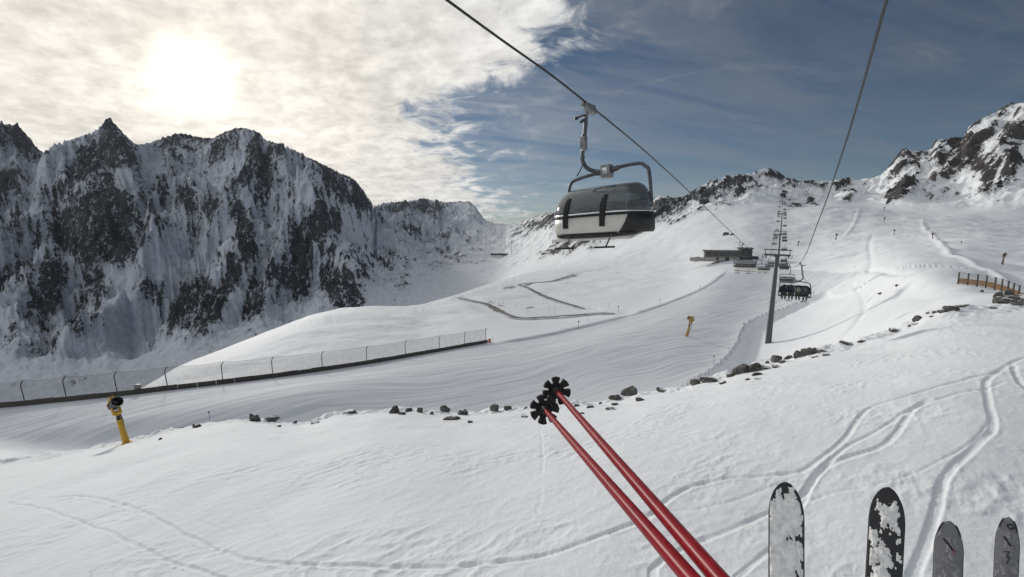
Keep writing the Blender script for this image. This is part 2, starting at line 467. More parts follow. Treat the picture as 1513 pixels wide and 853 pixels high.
# ribs (crest line of each in the picture, half width m, height m)
RIBS = [([(161, 178), (130, 230), (95, 285), (50, 340), (0, 400), (-40, 440)], 75, 75),
        ([(163, 178), (190, 235), (212, 290), (205, 350), (180, 400)], 80, 70),
        ([(376, 194), (350, 240), (300, 290), (262, 345), (215, 420)], 70, 55),
        ([(378, 194), (412, 250), (455, 300), (470, 350), (520, 430)], 75, 55),
        ([(440, 222), (425, 270), (448, 320), (410, 395), (395, 450)], 60, 42),
        ([(268, 200), (255, 260), (300, 320)], 60, 35), ([(20, 186), (62, 250), (92, 300)], 60, 45),
        ([(160, 180), (172, 225), (178, 262), (160, 320), (120, 362), (70, 430), (30, 490)], 85, 60),
        ([(178, 262), (205, 330), (190, 380), (150, 440), (95, 500)], 60, 34),
        ([(352, 192), (382, 225), (385, 265), (372, 320), (352, 390), (300, 470), (270, 500)], 75, 55),
        ([(472, 243), (482, 285), (470, 330), (450, 370), (440, 420), (500, 465)], 70, 42),
        ([(530, 275), (548, 300), (560, 330)], 50, 25),
        ([(20, 186), (10, 230), (0, 300), (-40, 380)], 80, 50),
        ([(265, 300), (240, 330), (225, 345)], 45, 22),
        ([(262, 199), (250, 240), (275, 262)], 45, 22),
        ([(445, 300), (420, 360), (400, 430), (380, 470)], 45, 30)]
for pts, w, hgt in RIBS:
    pts_px = [Vector((a, b_, 0)) for a, b_ in pts]
    poly = smooth_poly(pts_px, 4)
    dpx, sd, tp = seg_dist(PXI[sl] + wx * 0.12, PYI[sl] + wy * 0.12, [(q.x, q.y) for q in poly])
    wpx = w * F / 1300.0
    k = np.clip(1 - dpx / wpx, 0, 1)
    dz += left_w * face * crest_fade * hgt * k ** 1.2
GZ[sl] += dz
# bring the skyline back to its surveyed height
top_t = KZ[9] / KR[9]
cur_t = (GZ[ROW_OF[7]:ROW_OF[9] + 8] / GR[ROW_OF[7]:ROW_OF[9] + 8]).max(axis=0)
dt = np.convolve(np.pad(top_t - cur_t, 1, 'edge'), np.ones(3) / 3, 'valid')
GZ[sl] += sstep(7.5, 8.45, S) * dt[None, :] * GR[sl]
GZ[sl] += sstep(7.6, 8.6, S) * (fbm(lat / 9, upw / 9, 3) * 2.0 + fbm(lat / 30, upw / 30, 3) * 4.0) * np.clip(GR[sl] / 1400, 0.35, 1.5)
PXI[sl], PYI[sl] = image_px(X, Y, GZ[sl])

# --- rock where the ground is steep or where the photograph shows faces -------------
def local_slope(Xa, Ya, Za):
    zr = np.gradient(Za, axis=0) / np.maximum(np.hypot(np.gradient(Xa, axis=0), np.gradient(Ya, axis=0)), 0.05)
    zc = np.gradient(Za, axis=1) / np.maximum(np.hypot(np.gradient(Xa, axis=1), np.gradient(Ya, axis=1)), 0.05)
    return zr, zc
zr, zc = local_slope(X, Y, GZ[sl])
steep = np.hypot(zr, zc)
# blobs: px, py, half length, half width, angle (deg, 0 = along x, positive turns clockwise on the picture), strength
BLOBS = [
    (60, 520, 60, 26, 55, .30), (330, 520, 70, 25, 160, .24), (130, 560, 110, 25, 20, .26), (20, 500, 40, 60, 20, .26), (250, 560, 80, 20, 10, .22),
    (800, 330, 60, 9, 160, .55), (830, 365, 60, 14, 150, .42), (760, 400, 60, 18, 150, .35), (880, 352, 70, 16, 160, .42), (930, 335, 60, 22, 160, .42), (985, 310, 40, 18, 160, .75), (1010, 300, 30, 10, 170, .5),
    (1040, 285, 50, 16, 155, .65), (1075, 275, 50, 14, 170, .6), (1110, 265, 45, 8, 165, .55), (1140, 258, 40, 8, 20, .5), (1060, 305, 60, 12, 5, .42), (1000, 325, 45, 14, 160, .45), (1030, 312, 30, 8, 0, .4),
    (1172, 306, 20, 11, 60, .8), (1200, 303, 16, 8, 40, .9), (1190, 322, 18, 7, 140, .6), (1165, 296, 40, 3, 5, .6), (1200, 272, 30, 5, 0, .5), (1248, 268, 14, 7, 20, .8), (1255, 288, 10, 7, 130, .7), (1285, 278, 10, 3, 150, .5),
    (1325, 240, 26, 12, 120, .8), (1345, 225, 24, 9, 10, .8), (1328, 278, 28, 17, 110, .9), (1350, 255, 30, 8, 100, .5), (1375, 268, 34, 9, 95, .75), (1392, 225, 24, 8, 130, .5), (1425, 225, 40, 22, 60, .85), (1448, 250, 44, 14, 80, .85), (1420, 252, 34, 12, 95, .7),
    (1460, 200, 24, 9, 160, .75), (1498, 195, 24, 18, 60, .85), (1495, 235, 40, 13, 110, .85), (1480, 255, 24, 8, 100, .5), (1455, 178, 24, 5, 155, .6), (1485, 160, 22, 5, 160, .6), (1390, 245, 30, 10, 90, .5),
]
FACES = [   # rock faces of the left massif: outline on the survey picture, share of bare rock
    ([(225,232),(258,270),(282,325),(278,350),(240,352),(205,350),(175,370),(150,400),(120,420),(105,400),(140,360),(170,310),(195,275)], .80),
    ([(205,358),(235,370),(262,410),(285,450),(303,490),(280,515),(255,520),(245,545),(225,560),(190,550),(150,530),(110,500),(100,470),(130,440),(165,405)], 1.0),
    ([(95,540),(140,545),(160,560),(120,590),(115,640),(90,660),(75,640),(80,590)], .85), ([(165,560),(235,565),(240,590),(215,640),(180,700),(145,690),(150,640),(170,600)], .68), ([(70,660),(95,665),(125,720),(110,725),(85,690)], .85),
    ([(-60,240),(30,246),(60,290),(88,315),(60,320),(30,315),(-60,310)], .92), ([(-60,335),(20,345),(45,375),(20,395),(0,420),(-60,430)], 1.0), ([(30,545),(55,540),(60,560),(40,580),(28,570)], .85), ([(-60,520),(12,560),(10,600),(-60,650)], .8),
    ([(280,395),(330,370),(360,400),(345,430),(300,440),(270,420)], .58), ([(370,385),(400,390),(410,420),(385,440),(355,430)], .92), ([(330,450),(360,450),(355,475),(330,475)], .7), ([(310,420),(345,425),(330,460),(300,455)], .55),
    ([(285,285),(370,268),(440,278),(430,310),(360,330),(300,330)], .55), ([(440,280),(500,252),(535,265),(520,300),(470,330),(430,345)], .52),
    ([(500,258),(540,275),(550,340),(548,380),(530,425),(515,410),(520,370),(490,390),(475,370),(510,340),(515,300)], .95),
    ([(410,430),(450,410),(470,430),(460,450),(420,455)], .72), ([(480,400),(520,430),(530,480),(525,520),(500,580),(470,630),(430,700),(410,705),(390,690),(420,640),(445,600),(465,560),(470,510),(490,470)], 1.0),
    ([(365,590),(440,575),(450,600),(430,640),(390,690),(350,680),(330,650),(360,630)], .9), ([(280,600),(320,580),(355,590),(340,620),(310,650),(300,625)], .78), ([(520,565),(545,590),(550,630),(520,670),(495,660),(505,610)], .82),
    ([(615,440),(632,480),(640,530),(645,560),(630,620),(600,610),(585,590),(560,580),(555,565),(590,550),(605,500)], .95), ([(535,270),(610,295),(640,335),(615,330),(570,320),(545,310)], .6),
    ([(645,322),(695,335),(745,375),(775,430),(740,440),(710,420),(690,400),(665,375)], .86), ([(640,440),(670,400),(690,430),(715,470),(700,490),(670,480),(690,520),(665,540),(645,500),(635,465)], .9),
    ([(665,540),(720,555),(755,590),(760,625),(720,660),(690,640),(660,610),(655,570)], .78), ([(590,385),(610,395),(605,410),(585,405)], .65), ([(560,480),(577,470),(572,515),(560,518)], .55), ([(622,365),(645,358),(642,382)], .65),
    ([(690,515),(750,520),(800,520),(870,540),(850,560),(800,555),(740,555)], .62), ([(755,555),(775,570),(770,590),(750,570)], .85), ([(835,460),(870,465),(875,495),(840,490)], .85), ([(880,480),(940,475),(1000,490),(960,502),(890,502)], .55),
    ([(900,515),(985,525),(980,540),(920,540)], .75), ([(790,575),(850,555),(855,590),(820,605)], .6), ([(880,540),(920,540),(910,565),(885,555)], .75), ([(795,425),(835,413),(885,416),(915,428),(910,441),(870,441),(840,434),(810,441)], .92), ([(915,420),(975,415),(992,442),(975,428),(940,431)], .6),
    ([(340,440),(375,450),(430,470),(400,545),(380,540)], .34), ([(30,330),(95,370),(120,430),(60,520),(10,480)], .38), ([(560,400),(600,420),(590,480),(560,460)], .3), ([(690,600),(760,640),(700,690),(640,680)], .3),
]
def poly_signed(PXa, PYa, poly):
    """signed distance in picture units, positive inside"""
    inside = np.zeros(PXa.shape, bool); best = np.full(PXa.shape, 1e9)
    n = len(poly)
    for i in range(n):
        ax, ay = poly[i]; bx_, by_ = poly[(i + 1) % n]
        if ay != by_:
            c = ((ay > PYa) != (by_ > PYa)) & (PXa < (bx_ - ax) * (PYa - ay) / (by_ - ay) + ax)
            inside ^= c
        dx, dy = bx_ - ax, by_ - ay; L2 = dx * dx + dy * dy + 1e-9
        t = np.clip(((PXa - ax) * dx + (PYa - ay) * dy) / L2, 0, 1)
        best = np.minimum(best, (PXa - ax - t * dx) ** 2 + (PYa - ay - t * dy) ** 2)
    return np.where(inside, 1, -1) * np.sqrt(best)
fx_ = fbm(lat / 34 + 5, upw / 34, 4, 0.6); fy_ = fbm(lat / 34 + 70, upw / 34 + 30, 4, 0.6)
wpx_, wpy_ = PXI[sl] + fx_ * 8.5, PYI[sl] + fy_ * 8.5
fm_ = np.zeros_like(X)
cols_l = np.nonzero(az_all < R(2))[0]; c0, c1 = max(cols_l[0], 30), cols_l[-1] + 1
for poly, dn in FACES:
    pl_ = [(a / 1.398, b_ / 1.398) for a, b_ in poly]
    sdv = poly_signed(wpx_[:, c0:c1], wpy_[:, c0:c1], pl_)
    fm_[:, c0:c1] = np.maximum(fm_[:, c0:c1], dn * np.maximum(sstep(-4.5, 5.5, sdv), 0.48 * sstep(-30, 0, sdv)))
bm_ = np.zeros_like(X)
sc_j = np.where(PXI[sl] < 560, 1.0, 0.55)
for bx_, by_, la, lb, an, st in BLOBS:
    a = R(an); dx = PXI[sl] + jx * sc_j - bx_; dy = PYI[sl] + jy * sc_j - by_
    e = ((dx * math.cos(a) + dy * math.sin(a)) / la) ** 2 + ((-dx * math.sin(a) + dy * math.cos(a)) / lb) ** 2
    if bx_ > 760: st *= (1.5 if bx_ < 965 and by_ > 320 else (1.0 if bx_ < 1160 else (1.0 if bx_ < 1290 else .88))); e = e * 0.95
    bm_ = np.maximum(bm_, st * np.exp(-e * 0.9))
patch = fbm((lat + 0.30 * upw + jx) / 30, (upw + jy) / 78, 5, 0.64)
strata = ridged((lat * 0.75 + upw * 0.66 + jx) / 60, (upw * 0.75 - lat * 0.66 + jy) / 17, 4, 0.6)
base_st = np.where(left_w > 0.5, sstep(0.6, 1.5, steep) * 0.36, sstep(0.6, 1.4, steep) * 0.30)
rk = base_st * np.where(left_w > .5, .55, 1.0) + np.maximum(bm_ * 0.97, fm_ * 0.70) + patch * 0.22 + (strata - 0.8) * 0.20 - 0.10
rk += np.where(left_w > .5, (ribs1 - 0.75) * 0.13 + (ribs2 - 0.75) * 0.11 - coul * 0.20 - coul2 * 0.20, (rr_ - .75) * .2 + (ribs2 - .75) * .16 - coul2 * .2)
rk += (0.16 + 0.16 * left_w) * sstep(8.72, 8.97, S) * (1 - sstep(9.0, 9.3, S))
rk = rk + 0.085 * left_w
ROCK[sl] = np.clip(np.minimum(rk, np.where(left_w > .5, 0.525 + 0.16 * rk, 0.52 + 0.2 * rk)), 0, 1) * np.clip(sstep(7.0, 7.5, S) * (1 - sstep(9.0, 9.6, S)), 0, 1)
# rock stands a little proud of the snow and is craggy
GZ[sl] += sstep(0.40, 0.62, ROCK[sl]) * (3.0 + fbm(X / 9, Y / 9, 3) * 5.0) * np.clip(GR[sl] / 1400, 0.35, 1.2)

# --- foreground slope, tracks, piste ------------------------------------------------
def to_poly(pts, n=5, **k): return [(q.x, q.y, q.z) for q in smooth_poly(hits(pts, **k), n)]
def z8(pts): return [(900 + a / 2.416, 500 + b_ / 2.416) for a, b_ in pts]
TRACKS = [   # points, half width of the trench, depth
    ([(0, 738), (60, 736), (110, 733), (150, 738), (200, 752), (240, 772), (290, 797), (340, 818), (380, 828), (440, 834), (520, 836), (600, 838), (700, 836), (780, 826), (850, 805), (900, 785)] + z8([(130, 640), (190, 590), (260, 545), (340, 515), (450, 495), (600, 485), (690, 470), (760, 430), (820, 380), (860, 330), (900, 270), (950, 240), (1050, 215), (1170, 180), (1300, 145), (1440, 110), (1500, 92)]), .13, .115),
    ([(0, 741), (50, 749), (100, 765), (150, 783), (190, 800), (240, 824), (290, 841), (340, 856), (400, 868)], .11, .10),
    ([(20, 737), (110, 739), (160, 748), (215, 763)], .07, .03),
    ([(160, 708), (190, 698), (260, 694), (320, 702), (360, 722), (390, 750), (412, 780), (428, 815), (438, 856)], .16, .03),
    ([(150, 700), (200, 690), (270, 687), (340, 697), (375, 715), (405, 745), (430, 790), (442, 850)], .12, .022),
    ([(220, 742), (270, 757), (310, 775), (350, 790)], .10, .025), ([(235, 735), (290, 752), (330, 772)], .08, .02),
    ([(930, 768), (960, 757)] + z8([(300, 605), (390, 590), (460, 570), (560, 530), (620, 510), (680, 485)]), .08, .05),
    ([(945, 868)] + z8([(130, 845), (200, 780), (310, 720), (420, 680), (560, 620), (690, 550), (740, 490), (800, 430), (860, 380), (950, 330), (1010, 290), (1080, 250), (1140, 230), (1250, 200), (1340, 185), (1440, 150)]), .12, .10),
    (z8([(640, 640), (690, 570), (720, 510), (760, 470), (850, 430), (940, 400), (990, 370), (1030, 330), (1060, 280), (1090, 250), (1150, 215)]), .15, .12),
    (z8([(590, 610), (700, 580), (800, 550), (1000, 515), (1100, 480), (1200, 430), (1290, 370), (1340, 320), (1352, 290)]), .07, .055),
    (z8([(1060, 900), (1085, 845), (1130, 740), (1170, 600), (1190, 520), (1240, 450), (1330, 360), (1368, 320), (1358, 250), (1345, 190), (1352, 150), (1440, 90), (1530, 60)]), .15, .11),
    (z8([(400, 900), (480, 825), (560, 760), (620, 710)]), .10, .08),
    (z8([(1440, 95), (1450, 130), (1470, 165), (1500, 190)]), .14, .1),
    (z8([(0, 690), (60, 660), (130, 640)]), .1, .06),
    ([(800, 700), (802, 670), (799, 640), (800, 622)], .10, .03), ([(795, 760), (800, 720)], .10, .02),
]
TRACK_POLYS = [(to_poly(p), w, dp) for p, w, dp in TRACKS]
n1 = ROW_OF[3]
Xn, Yn, Sn = GX[:n1], GY[:n1], SEG2[:n1]
dzn = fbm(Xn / 7, Yn / 9, 3) * 0.16 * sstep(0.2, 1.0, Sn)
un = (Xn * .86 + Yn * .5); vn = (-Xn * .5 + Yn * .86)
crust = sstep(0.05, 0.45, fbm(Xn / 5, Yn / 5, 3) + 0.12)
dzn += fbm(un / 0.55, vn / 0.30, 4, 0.6) * 0.016 * (0.35 + 1.2 * crust)
clod = perlin(un / 0.42 + 40, vn / 0.26)
dzn += sstep(0.40, 0.62, clod) * crust * 0.035
dzn += (ridged(un / 1.6, vn / 0.7, 3) - 0.7) * 0.022 * (0.5 + crust)
cr = np.exp(-((Sn - 2.0) / 0.10) ** 2)
dzn += cr * (fbm(Xn / 3.2, Yn / 3.2, 4, 0.55) * 0.75 + perlin(Xn / 11, Yn / 11) * 0.5)
for poly, w, dp in TRACK_POLYS:
    pa = np.array(poly)
    mk = (Xn > pa[:, 0].min() - 1.5) & (Xn < pa[:, 0].max() + 1.5) & (Yn > pa[:, 1].min() - 1.5) & (Yn < pa[:, 1].max() + 1.5)
    idx = np.nonzero(mk)
    if not len(idx[0]): continue
    xx, yy = Xn[idx], Yn[idx]
    # points near the polyline only
    wob = fbm(xx / 1.3, yy / 1.3, 2) * 0.10
    d, s_, t_ = seg_dist(xx + wob, yy + wob * .5, poly)
    fade = sstep(0, 0.06, t_) * sstep(1.0, 0.94, t_)
    dp *= 0.44; w *= 0.85
    trench = -dp * np.exp(-(d / w) ** 6)
    rim = dp * 0.30 * np.exp(-((d - w * 1.45) / (w * 0.45)) ** 2) * (1 + 0.55 * s_) * (0.6 + 1.1 * perlin(xx / .35, yy / .35))
    dzn[idx] += (trench + rim) * fade
GZ[:n1] += dzn

# piste and plateau
p0, p1_ = ROW_OF[3], ROW_OF[7]
Xp, Yp, Sp = GX[p0:p1_], GY[p0:p1_], SEG2[p0:p1_]
pxp, pyp = image_px(Xp, Yp, GZ[p0:p1_])
EDGE_A = to_poly([(720, 510), (760, 504), (800, 497), (850, 486), (900, 474), (950, 460.5), (1000, 443), (1040, 425.5), (1062, 410), (1074, 397)], 4)
EDGE_B = to_poly([(985, 584), (1022, 566), (1050, 549), (1075, 528), (1090, 507), (1099, 484), (1125, 468), (1170, 452), (1220, 428), (1262, 408)], 4, r_min=62)
ROADS = [([(676, 440.5), (700, 445), (718, 449.5), (739, 460), (766, 469.5), (808, 469), (845, 466.5), (880, 463.5), (908, 463)], 2.7),
         ([(862, 456), (840, 449.5), (808, 439.5), (790, 431), (778, 424.5), (768, 421), (787, 418), (815, 415.5), (832, 411), (848, 405)], 2.5)]
flow = fbm(Xp / 80, Yp / 80, 2) * 7
dzp = np.zeros_like(Xp)
# grooming corduroy and skidded arcs run with the piste
tdir = np.array([0.80, 0.60])
al = Xp * tdir[0] + Yp * tdir[1] + flow; ac = -Xp * tdir[1] + Yp * tdir[0] + flow * 1.6
piste_w = sstep(3.2, 3.7, Sp) * (1 - sstep(5.0, 5.4, Sp))
dzp += piste_w * (fbm(al / 60, ac / 3.0, 4, 0.5) * 0.06)
dzp += (1 - piste_w) * fbm(Xp / 25, Yp / 25, 4, 0.5) * 0.9 * sstep(5.0, 5.5, Sp)
hollow_w = sstep(R(25), R(33), np.repeat(az_all[None, :], Xp.shape[0], 0))
dzp += hollow_w * fbm(Xp / 30, Yp / 30, 4, 0.5) * 1.3 * sstep(3.3, 4.2, Sp)
d, s_, t_ = seg_dist(Xp, Yp, EDGE_A)
ends = sstep(0.0, 0.12, t_) * sstep(1.0, 0.9, t_)
sd = d * s_
dzp += ends * np.where(sd < 0, 0.62 * np.exp(sd / 10.0), 0.62 * (1 - sstep(0.0, 2.0, sd)))
d, s_, t_ = seg_dist(Xp, Yp, EDGE_B)
ends = sstep(0.0, 0.15, t_) * sstep(1.0, 0.85, t_)
sd = d * s_ + perlin(Xp / 4, Yp / 4) * 0.8
dzp += ends * np.where(sd > 0, -1.9 * sstep(0, 4.0, sd) * np.exp(-np.maximum(sd - 3, 0) / 26.0), 0.55 * np.exp(sd / 2.2))
GZ[p0:p1_] += dzp

# ski traces on the right-hand slope and in the bowl
FAR_TRACKS = [([(1240, 500), (1262, 480), (1276, 458), (1275, 440), (1266, 425), (1258, 418)], .7, .4), ([(1285, 405), (1287, 380), (1284, 362), (1290, 345)], 1.0, .4),
              ([(1280, 396), (1310, 402), (1350, 404)], 1.0, .6), ([(1240, 505), (1268, 478), (1282, 452), (1282, 432), (1268, 418)], .6, .3),
              ([(1362, 320), (1366, 335), (1380, 350), (1400, 368), (1405, 378), (1440, 392), (1470, 404), (1500, 425)], 1.3, -0.6), ([(1270, 308), (1266, 322), (1258, 338), (1246, 350)], 1.4, -0.6)]
# roads are cut level into the plateau
ROAD_POLYS = []
for pts, hw in ROADS:
    q = smooth_poly(hits(pts, r_min=120), 8)
    zs = np.array([v.z for v in q]); ker = np.ones(9) / 9
    zs = np.convolve(np.pad(zs, 4, 'edge'), ker, 'valid')
    q = [Vector((v.x, v.y, z_)) for v, z_ in zip(q, zs)]
    ROAD_POLYS.append((q, hw))
    q0, q1 = ROW_OF[4], ROW_OF[8]
    Xr, Yr = GX[q0:q1], GY[q0:q1]
    d, s_, t_ = seg_dist(Xr, Yr, [(v.x, v.y) for v in q])
    zt = np.interp(t_, np.linspace(0, 1, len(q)), zs) - 0.25
    wgt = 1 - sstep(hw + 1.5, hw + 9.0, d)
    GZ[q0:q1] = GZ[q0:q1] * (1 - wgt) + zt * wgt
for pts, w, dp in FAR_TRACKS:
    poly = to_poly(pts, 4, r_min=70)
    q0, q1 = ROW_OF[3], ROW_OF[9]
    Xr, Yr = GX[q0:q1], GY[q0:q1]
    d, s_, t_ = seg_dist(Xr, Yr, poly)
    GZ[q0:q1] += -dp * np.exp(-(d / w) ** 2) * sstep(0, .1, t_) * sstep(1, .9, t_)

# ------------------------------------------------------------------ materials
def new_mat(name):
    m = bpy.data.materials.new(name)
    m.use_nodes = True
    nt = m.node_tree
    nt.nodes.clear()
    b = NB(nt)
    out = b.node('ShaderNodeOutputMaterial')
    return m, b, out

def principled(b, color, rough=0.5, metal=0.0, spec=0.5, normal=None):
    p = b.node('ShaderNodeBsdfPrincipled')
    b.put(p.inputs['Base Color'], color)
    b.put(p.inputs['Roughness'], rough)
    b.put(p.inputs['Metallic'], metal)
    b.put(p.inputs['Specular IOR Level'], spec)
    if normal is not None: b.l.new(normal, p.inputs['Normal'])
    return p

def bump(b, h, dist, strength=1.0, normal=None):
    nd = b.node('ShaderNodeBump')
    b.l.new(h, nd.inputs['Height'])
    nd.inputs['Distance'].default_value = dist
    nd.inputs['Strength'].default_value = strength
    if normal is not None: b.l.new(normal, nd.inputs['Normal'])
    return nd.outputs[0]

SNOW = (0.83, 0.85, 0.87, 1)
def snow_material(name, s1, s2, d1, d2, tint=SNOW, dirty=0.0):
    m, b, out = new_mat(name)
    g = b.node('ShaderNodeNewGeometry')
    pos = g.outputs['Position']
    h1 = b.noise(pos, s1, 5, 0.6)
    h2 = b.noise(pos, s2, 4, 0.6)
    n = bump(b, h1, d1, 0.8)
    n = bump(b, h2, d2, 0.8, n)
    pn = b.noise(pos, s1 * 0.07, 4, 0.55)
    col = b.mix(b.smooth(pn, 0.3, 0.7), tint, tuple(c * (0.955 - dirty) for c in tint[:3]) + (1,))
    p = principled(b, col, 0.8, 0, 0.08, n)
    b.l.new(p.outputs[0], out.inputs['Surface'])
    return m

def mountain_material():
    m, b, out = new_mat('mountain_snow_and_rock')
    g = b.node('ShaderNodeNewGeometry')
    pos = g.outputs['Position']
    at = b.node('ShaderNodeAttribute', attribute_name='rock')
    tr = b.node('ShaderNodeAttribute', attribute_name='grain')
    n1_ = b.noise(pos, 0.045, 6, 0.66, 0.5)
    n2_ = b.noise(b.scale(pos, (1.5, 0.5, 0.6)), 0.14, 7, 0.70, 0.25)
    sp = b.noise(pos, 0.20, 4, 0.7)
    n3_ = b.noise(pos, 0.5, 4, 0.6)
    v = b.math('ADD', at.outputs['Fac'], b.math('MULTIPLY', b.math('SUBTRACT', n1_, 0.5), 0.45))
    v = b.math('ADD', v, b.math('MULTIPLY', b.math('SUBTRACT', n2_, 0.5), 1.15))
    v = b.math('ADD', v, b.math('MULTIPLY', b.math('SUBTRACT', n3_, 0.5), 0.65))
    rk = b.math('MAXIMUM', b.smooth(v, 0.44, 0.56), b.math('MULTIPLY', b.smooth(sp, 0.60, 0.68), b.math('MULTIPLY', b.smooth(at.outputs['Fac'], 0.04, 0.30), 0.85)))
    cn = b.noise(pos, 0.03, 5, 0.6)
    cool = b.mix(b.smooth(cn, 0.3, 0.7), (0.046, 0.049, 0.056, 1), (0.108, 0.112, 0.120, 1))
    warm = b.mix(b.smooth(cn, 0.3, 0.7), (0.055, 0.045, 0.037, 1), (0.120, 0.098, 0.080, 1))
    rc = b.mix(b.math('MAXIMUM', tr.outputs['Fac'], 0.0), cool, warm)
    thin = b.math('MULTIPLY', tr.outputs['Fac'], -1.0, clamp=True)  # strength of the shade painted into the left range's snow colour
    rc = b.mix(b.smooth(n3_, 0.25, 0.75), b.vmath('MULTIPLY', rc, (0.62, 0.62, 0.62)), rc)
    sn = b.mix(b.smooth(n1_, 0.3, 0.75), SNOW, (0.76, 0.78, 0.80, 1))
    sn = b.mix(thin, sn, b.mix(b.smooth(n2_, 0.35, 0.65), (0.70, 0.73, 0.78, 1), (0.54, 0.565, 0.61, 1)))  # darker bluish snow tones imitate shade on the backlit left faces
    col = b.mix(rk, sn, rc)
    h = b.math('ADD', b.math('MULTIPLY', n2_, 2.0), b.math('MULTIPLY', n3_, 0.8))
    h = b.math('ADD', h, b.math('MULTIPLY', n1_, 1.5))
    nb = bump(b, h, 3.5, 0.8)
    b.put(nb.node.inputs['Strength'], b.smooth(at.outputs['Fac'], 0.05, 0.45, 0.10, 0.8))
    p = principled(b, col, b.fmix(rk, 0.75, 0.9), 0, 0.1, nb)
    b.l.new(p.outputs[0], out.inputs['Surface'])
    return m

M = {}
M['snow'] = snow_material('fresh_snow', 4.5, 38.0, 0.035, 0.009)
def piste_material():
    m, b, out = new_mat('groomed_snow')
    g = b.node('ShaderNodeNewGeometry')
    pos = g.outputs['Position']
    at = b.node('ShaderNodeAttribute', attribute_name='rock')
    wob = b.noise(pos, 0.018, 2, 0.5)
    x, y, z = b.sep(pos)
    al_ = b.math('ADD', b.math('MULTIPLY', x, 0.80), b.math('MULTIPLY', y, 0.60))
    ac_ = b.math('ADD', b.math('MULTIPLY', x, -0.60), b.math('MULTIPLY', y, 0.80))
    ac_ = b.math('ADD', ac_, b.math('MULTIPLY', wob, 22.0))
    vec = b.comb(b.math('MULTIPLY', al_, 0.035), b.math('MULTIPLY', ac_, 0.75), 0.0)
    st = b.noise(vec, 1.0, 6, 0.65, 0.25)
    gr = b.noise(pos, 2.2, 4, 0.6)
    pb = b.noise(pos, 0.03, 4, 0.6)
    groomed = b.node('ShaderNodeAttribute', attribute_name='grain')
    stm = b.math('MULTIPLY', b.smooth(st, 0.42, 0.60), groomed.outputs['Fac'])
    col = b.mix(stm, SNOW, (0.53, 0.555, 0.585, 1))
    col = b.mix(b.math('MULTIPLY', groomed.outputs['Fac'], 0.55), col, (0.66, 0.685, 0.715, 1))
    scree = b.noise(pos, 0.22, 6, 0.7, 0.4)
    v = b.math('ADD', at.outputs['Fac'], b.math('MULTIPLY', b.math('SUBTRACT', scree, 0.5), 1.0))
    rk = b.smooth(v, 0.42, 0.62)
    col = b.mix(rk, col, b.mix(b.smooth(pb, 0.3, 0.7), (0.10, 0.092, 0.082, 1), (0.17, 0.16, 0.145, 1)))
    h = b.math('ADD', b.math('MULTIPLY', st, b.math('MULTIPLY', groomed.outputs['Fac'], 1.0)), b.math('MULTIPLY', gr, 0.22))
    n = bump(b, h, 0.22, 0.7)
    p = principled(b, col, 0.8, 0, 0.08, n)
    b.l.new(p.outputs[0], out.inputs['Surface'])
    return m
M['piste'] = piste_material()
M['mountain'] = mountain_material()

def simple(name, color, rough=0.5, metal=0.0, var=0.25, scale=6.0, bmp=0.0, spec=0.5, coords='Object'):
    m, b, out = new_mat(name)
    tc = b.node('ShaderNodeTexCoord')
    vec = tc.outputs[coords]
    n = b.noise(vec, scale, 5, 0.6)
    dark = tuple(c * (1 - var) for c in color[:3]) + (1,)
    lite = tuple(min(1, c * (1 + var * 0.6)) for c in color[:3]) + (1,)
    col = b.mix(b.smooth(n, 0.28, 0.72), dark, lite)
    nn = bump(b, b.noise(vec, scale * 4, 4, 0.6), bmp, 0.7) if bmp else None
    rg_ = b.fmix(n, max(0.05, rough - 0.1), min(1, rough + 0.12))
    p = principled(b, col, rg_, metal, spec, nn)
    b.l.new(p.outputs[0], out.inputs['Surface'])
    return m
M['galv'] = simple('galvanised_steel', (0.11, 0.115, 0.125, 1), 0.48, 0.55, 0.35, 5)
M['galv_dark'] = simple('weathered_steel', (0.10, 0.105, 0.11, 1), 0.55, 0.4, 0.35, 4)
M['alu'] = simple('cast_aluminium', (0.27, 0.265, 0.26, 1), 0.45, 0.6, 0.3, 9)
M['black'] = simple('black_plastic', (0.018, 0.018, 0.019, 1), 0.5, 0, 0.3, 8)
M['rubber'] = simple('black_rubber', (0.012, 0.012, 0.012, 1), 0.75, 0, 0.3, 20)
M['shell'] = simple('pale_grey_shell', (0.62, 0.60, 0.55, 1), 0.4, 0, 0.10, 2.5)
M['pad'] = simple('charcoal_seat_pad', (0.035, 0.036, 0.038, 1), 0.7, 0, 0.3, 12)
M['chrome'] = simple('bright_trim', (0.72, 0.73, 0.74, 1), 0.25, 0.9, 0.1, 4)
M['yellow'] = simple('yellow_paint', (0.58, 0.33, 0.025, 1), 0.5, 0, 0.3, 4)
M['ochre'] = simple('worn_yellow_paint', (0.42, 0.26, 0.06, 1), 0.55, 0, 0.35, 4)
M['wood'] = simple('weathered_boards', (0.085, 0.075, 0.066, 1), 0.85, 0, 0.4, 3, 0.02)
M['timber'] = simple('brown_timber', (0.20, 0.115, 0.055, 1), 0.8, 0, 0.35, 3, 0.02)
M['post'] = simple('dark_post', (0.06, 0.058, 0.055, 1), 0.7, 0, 0.3, 5)
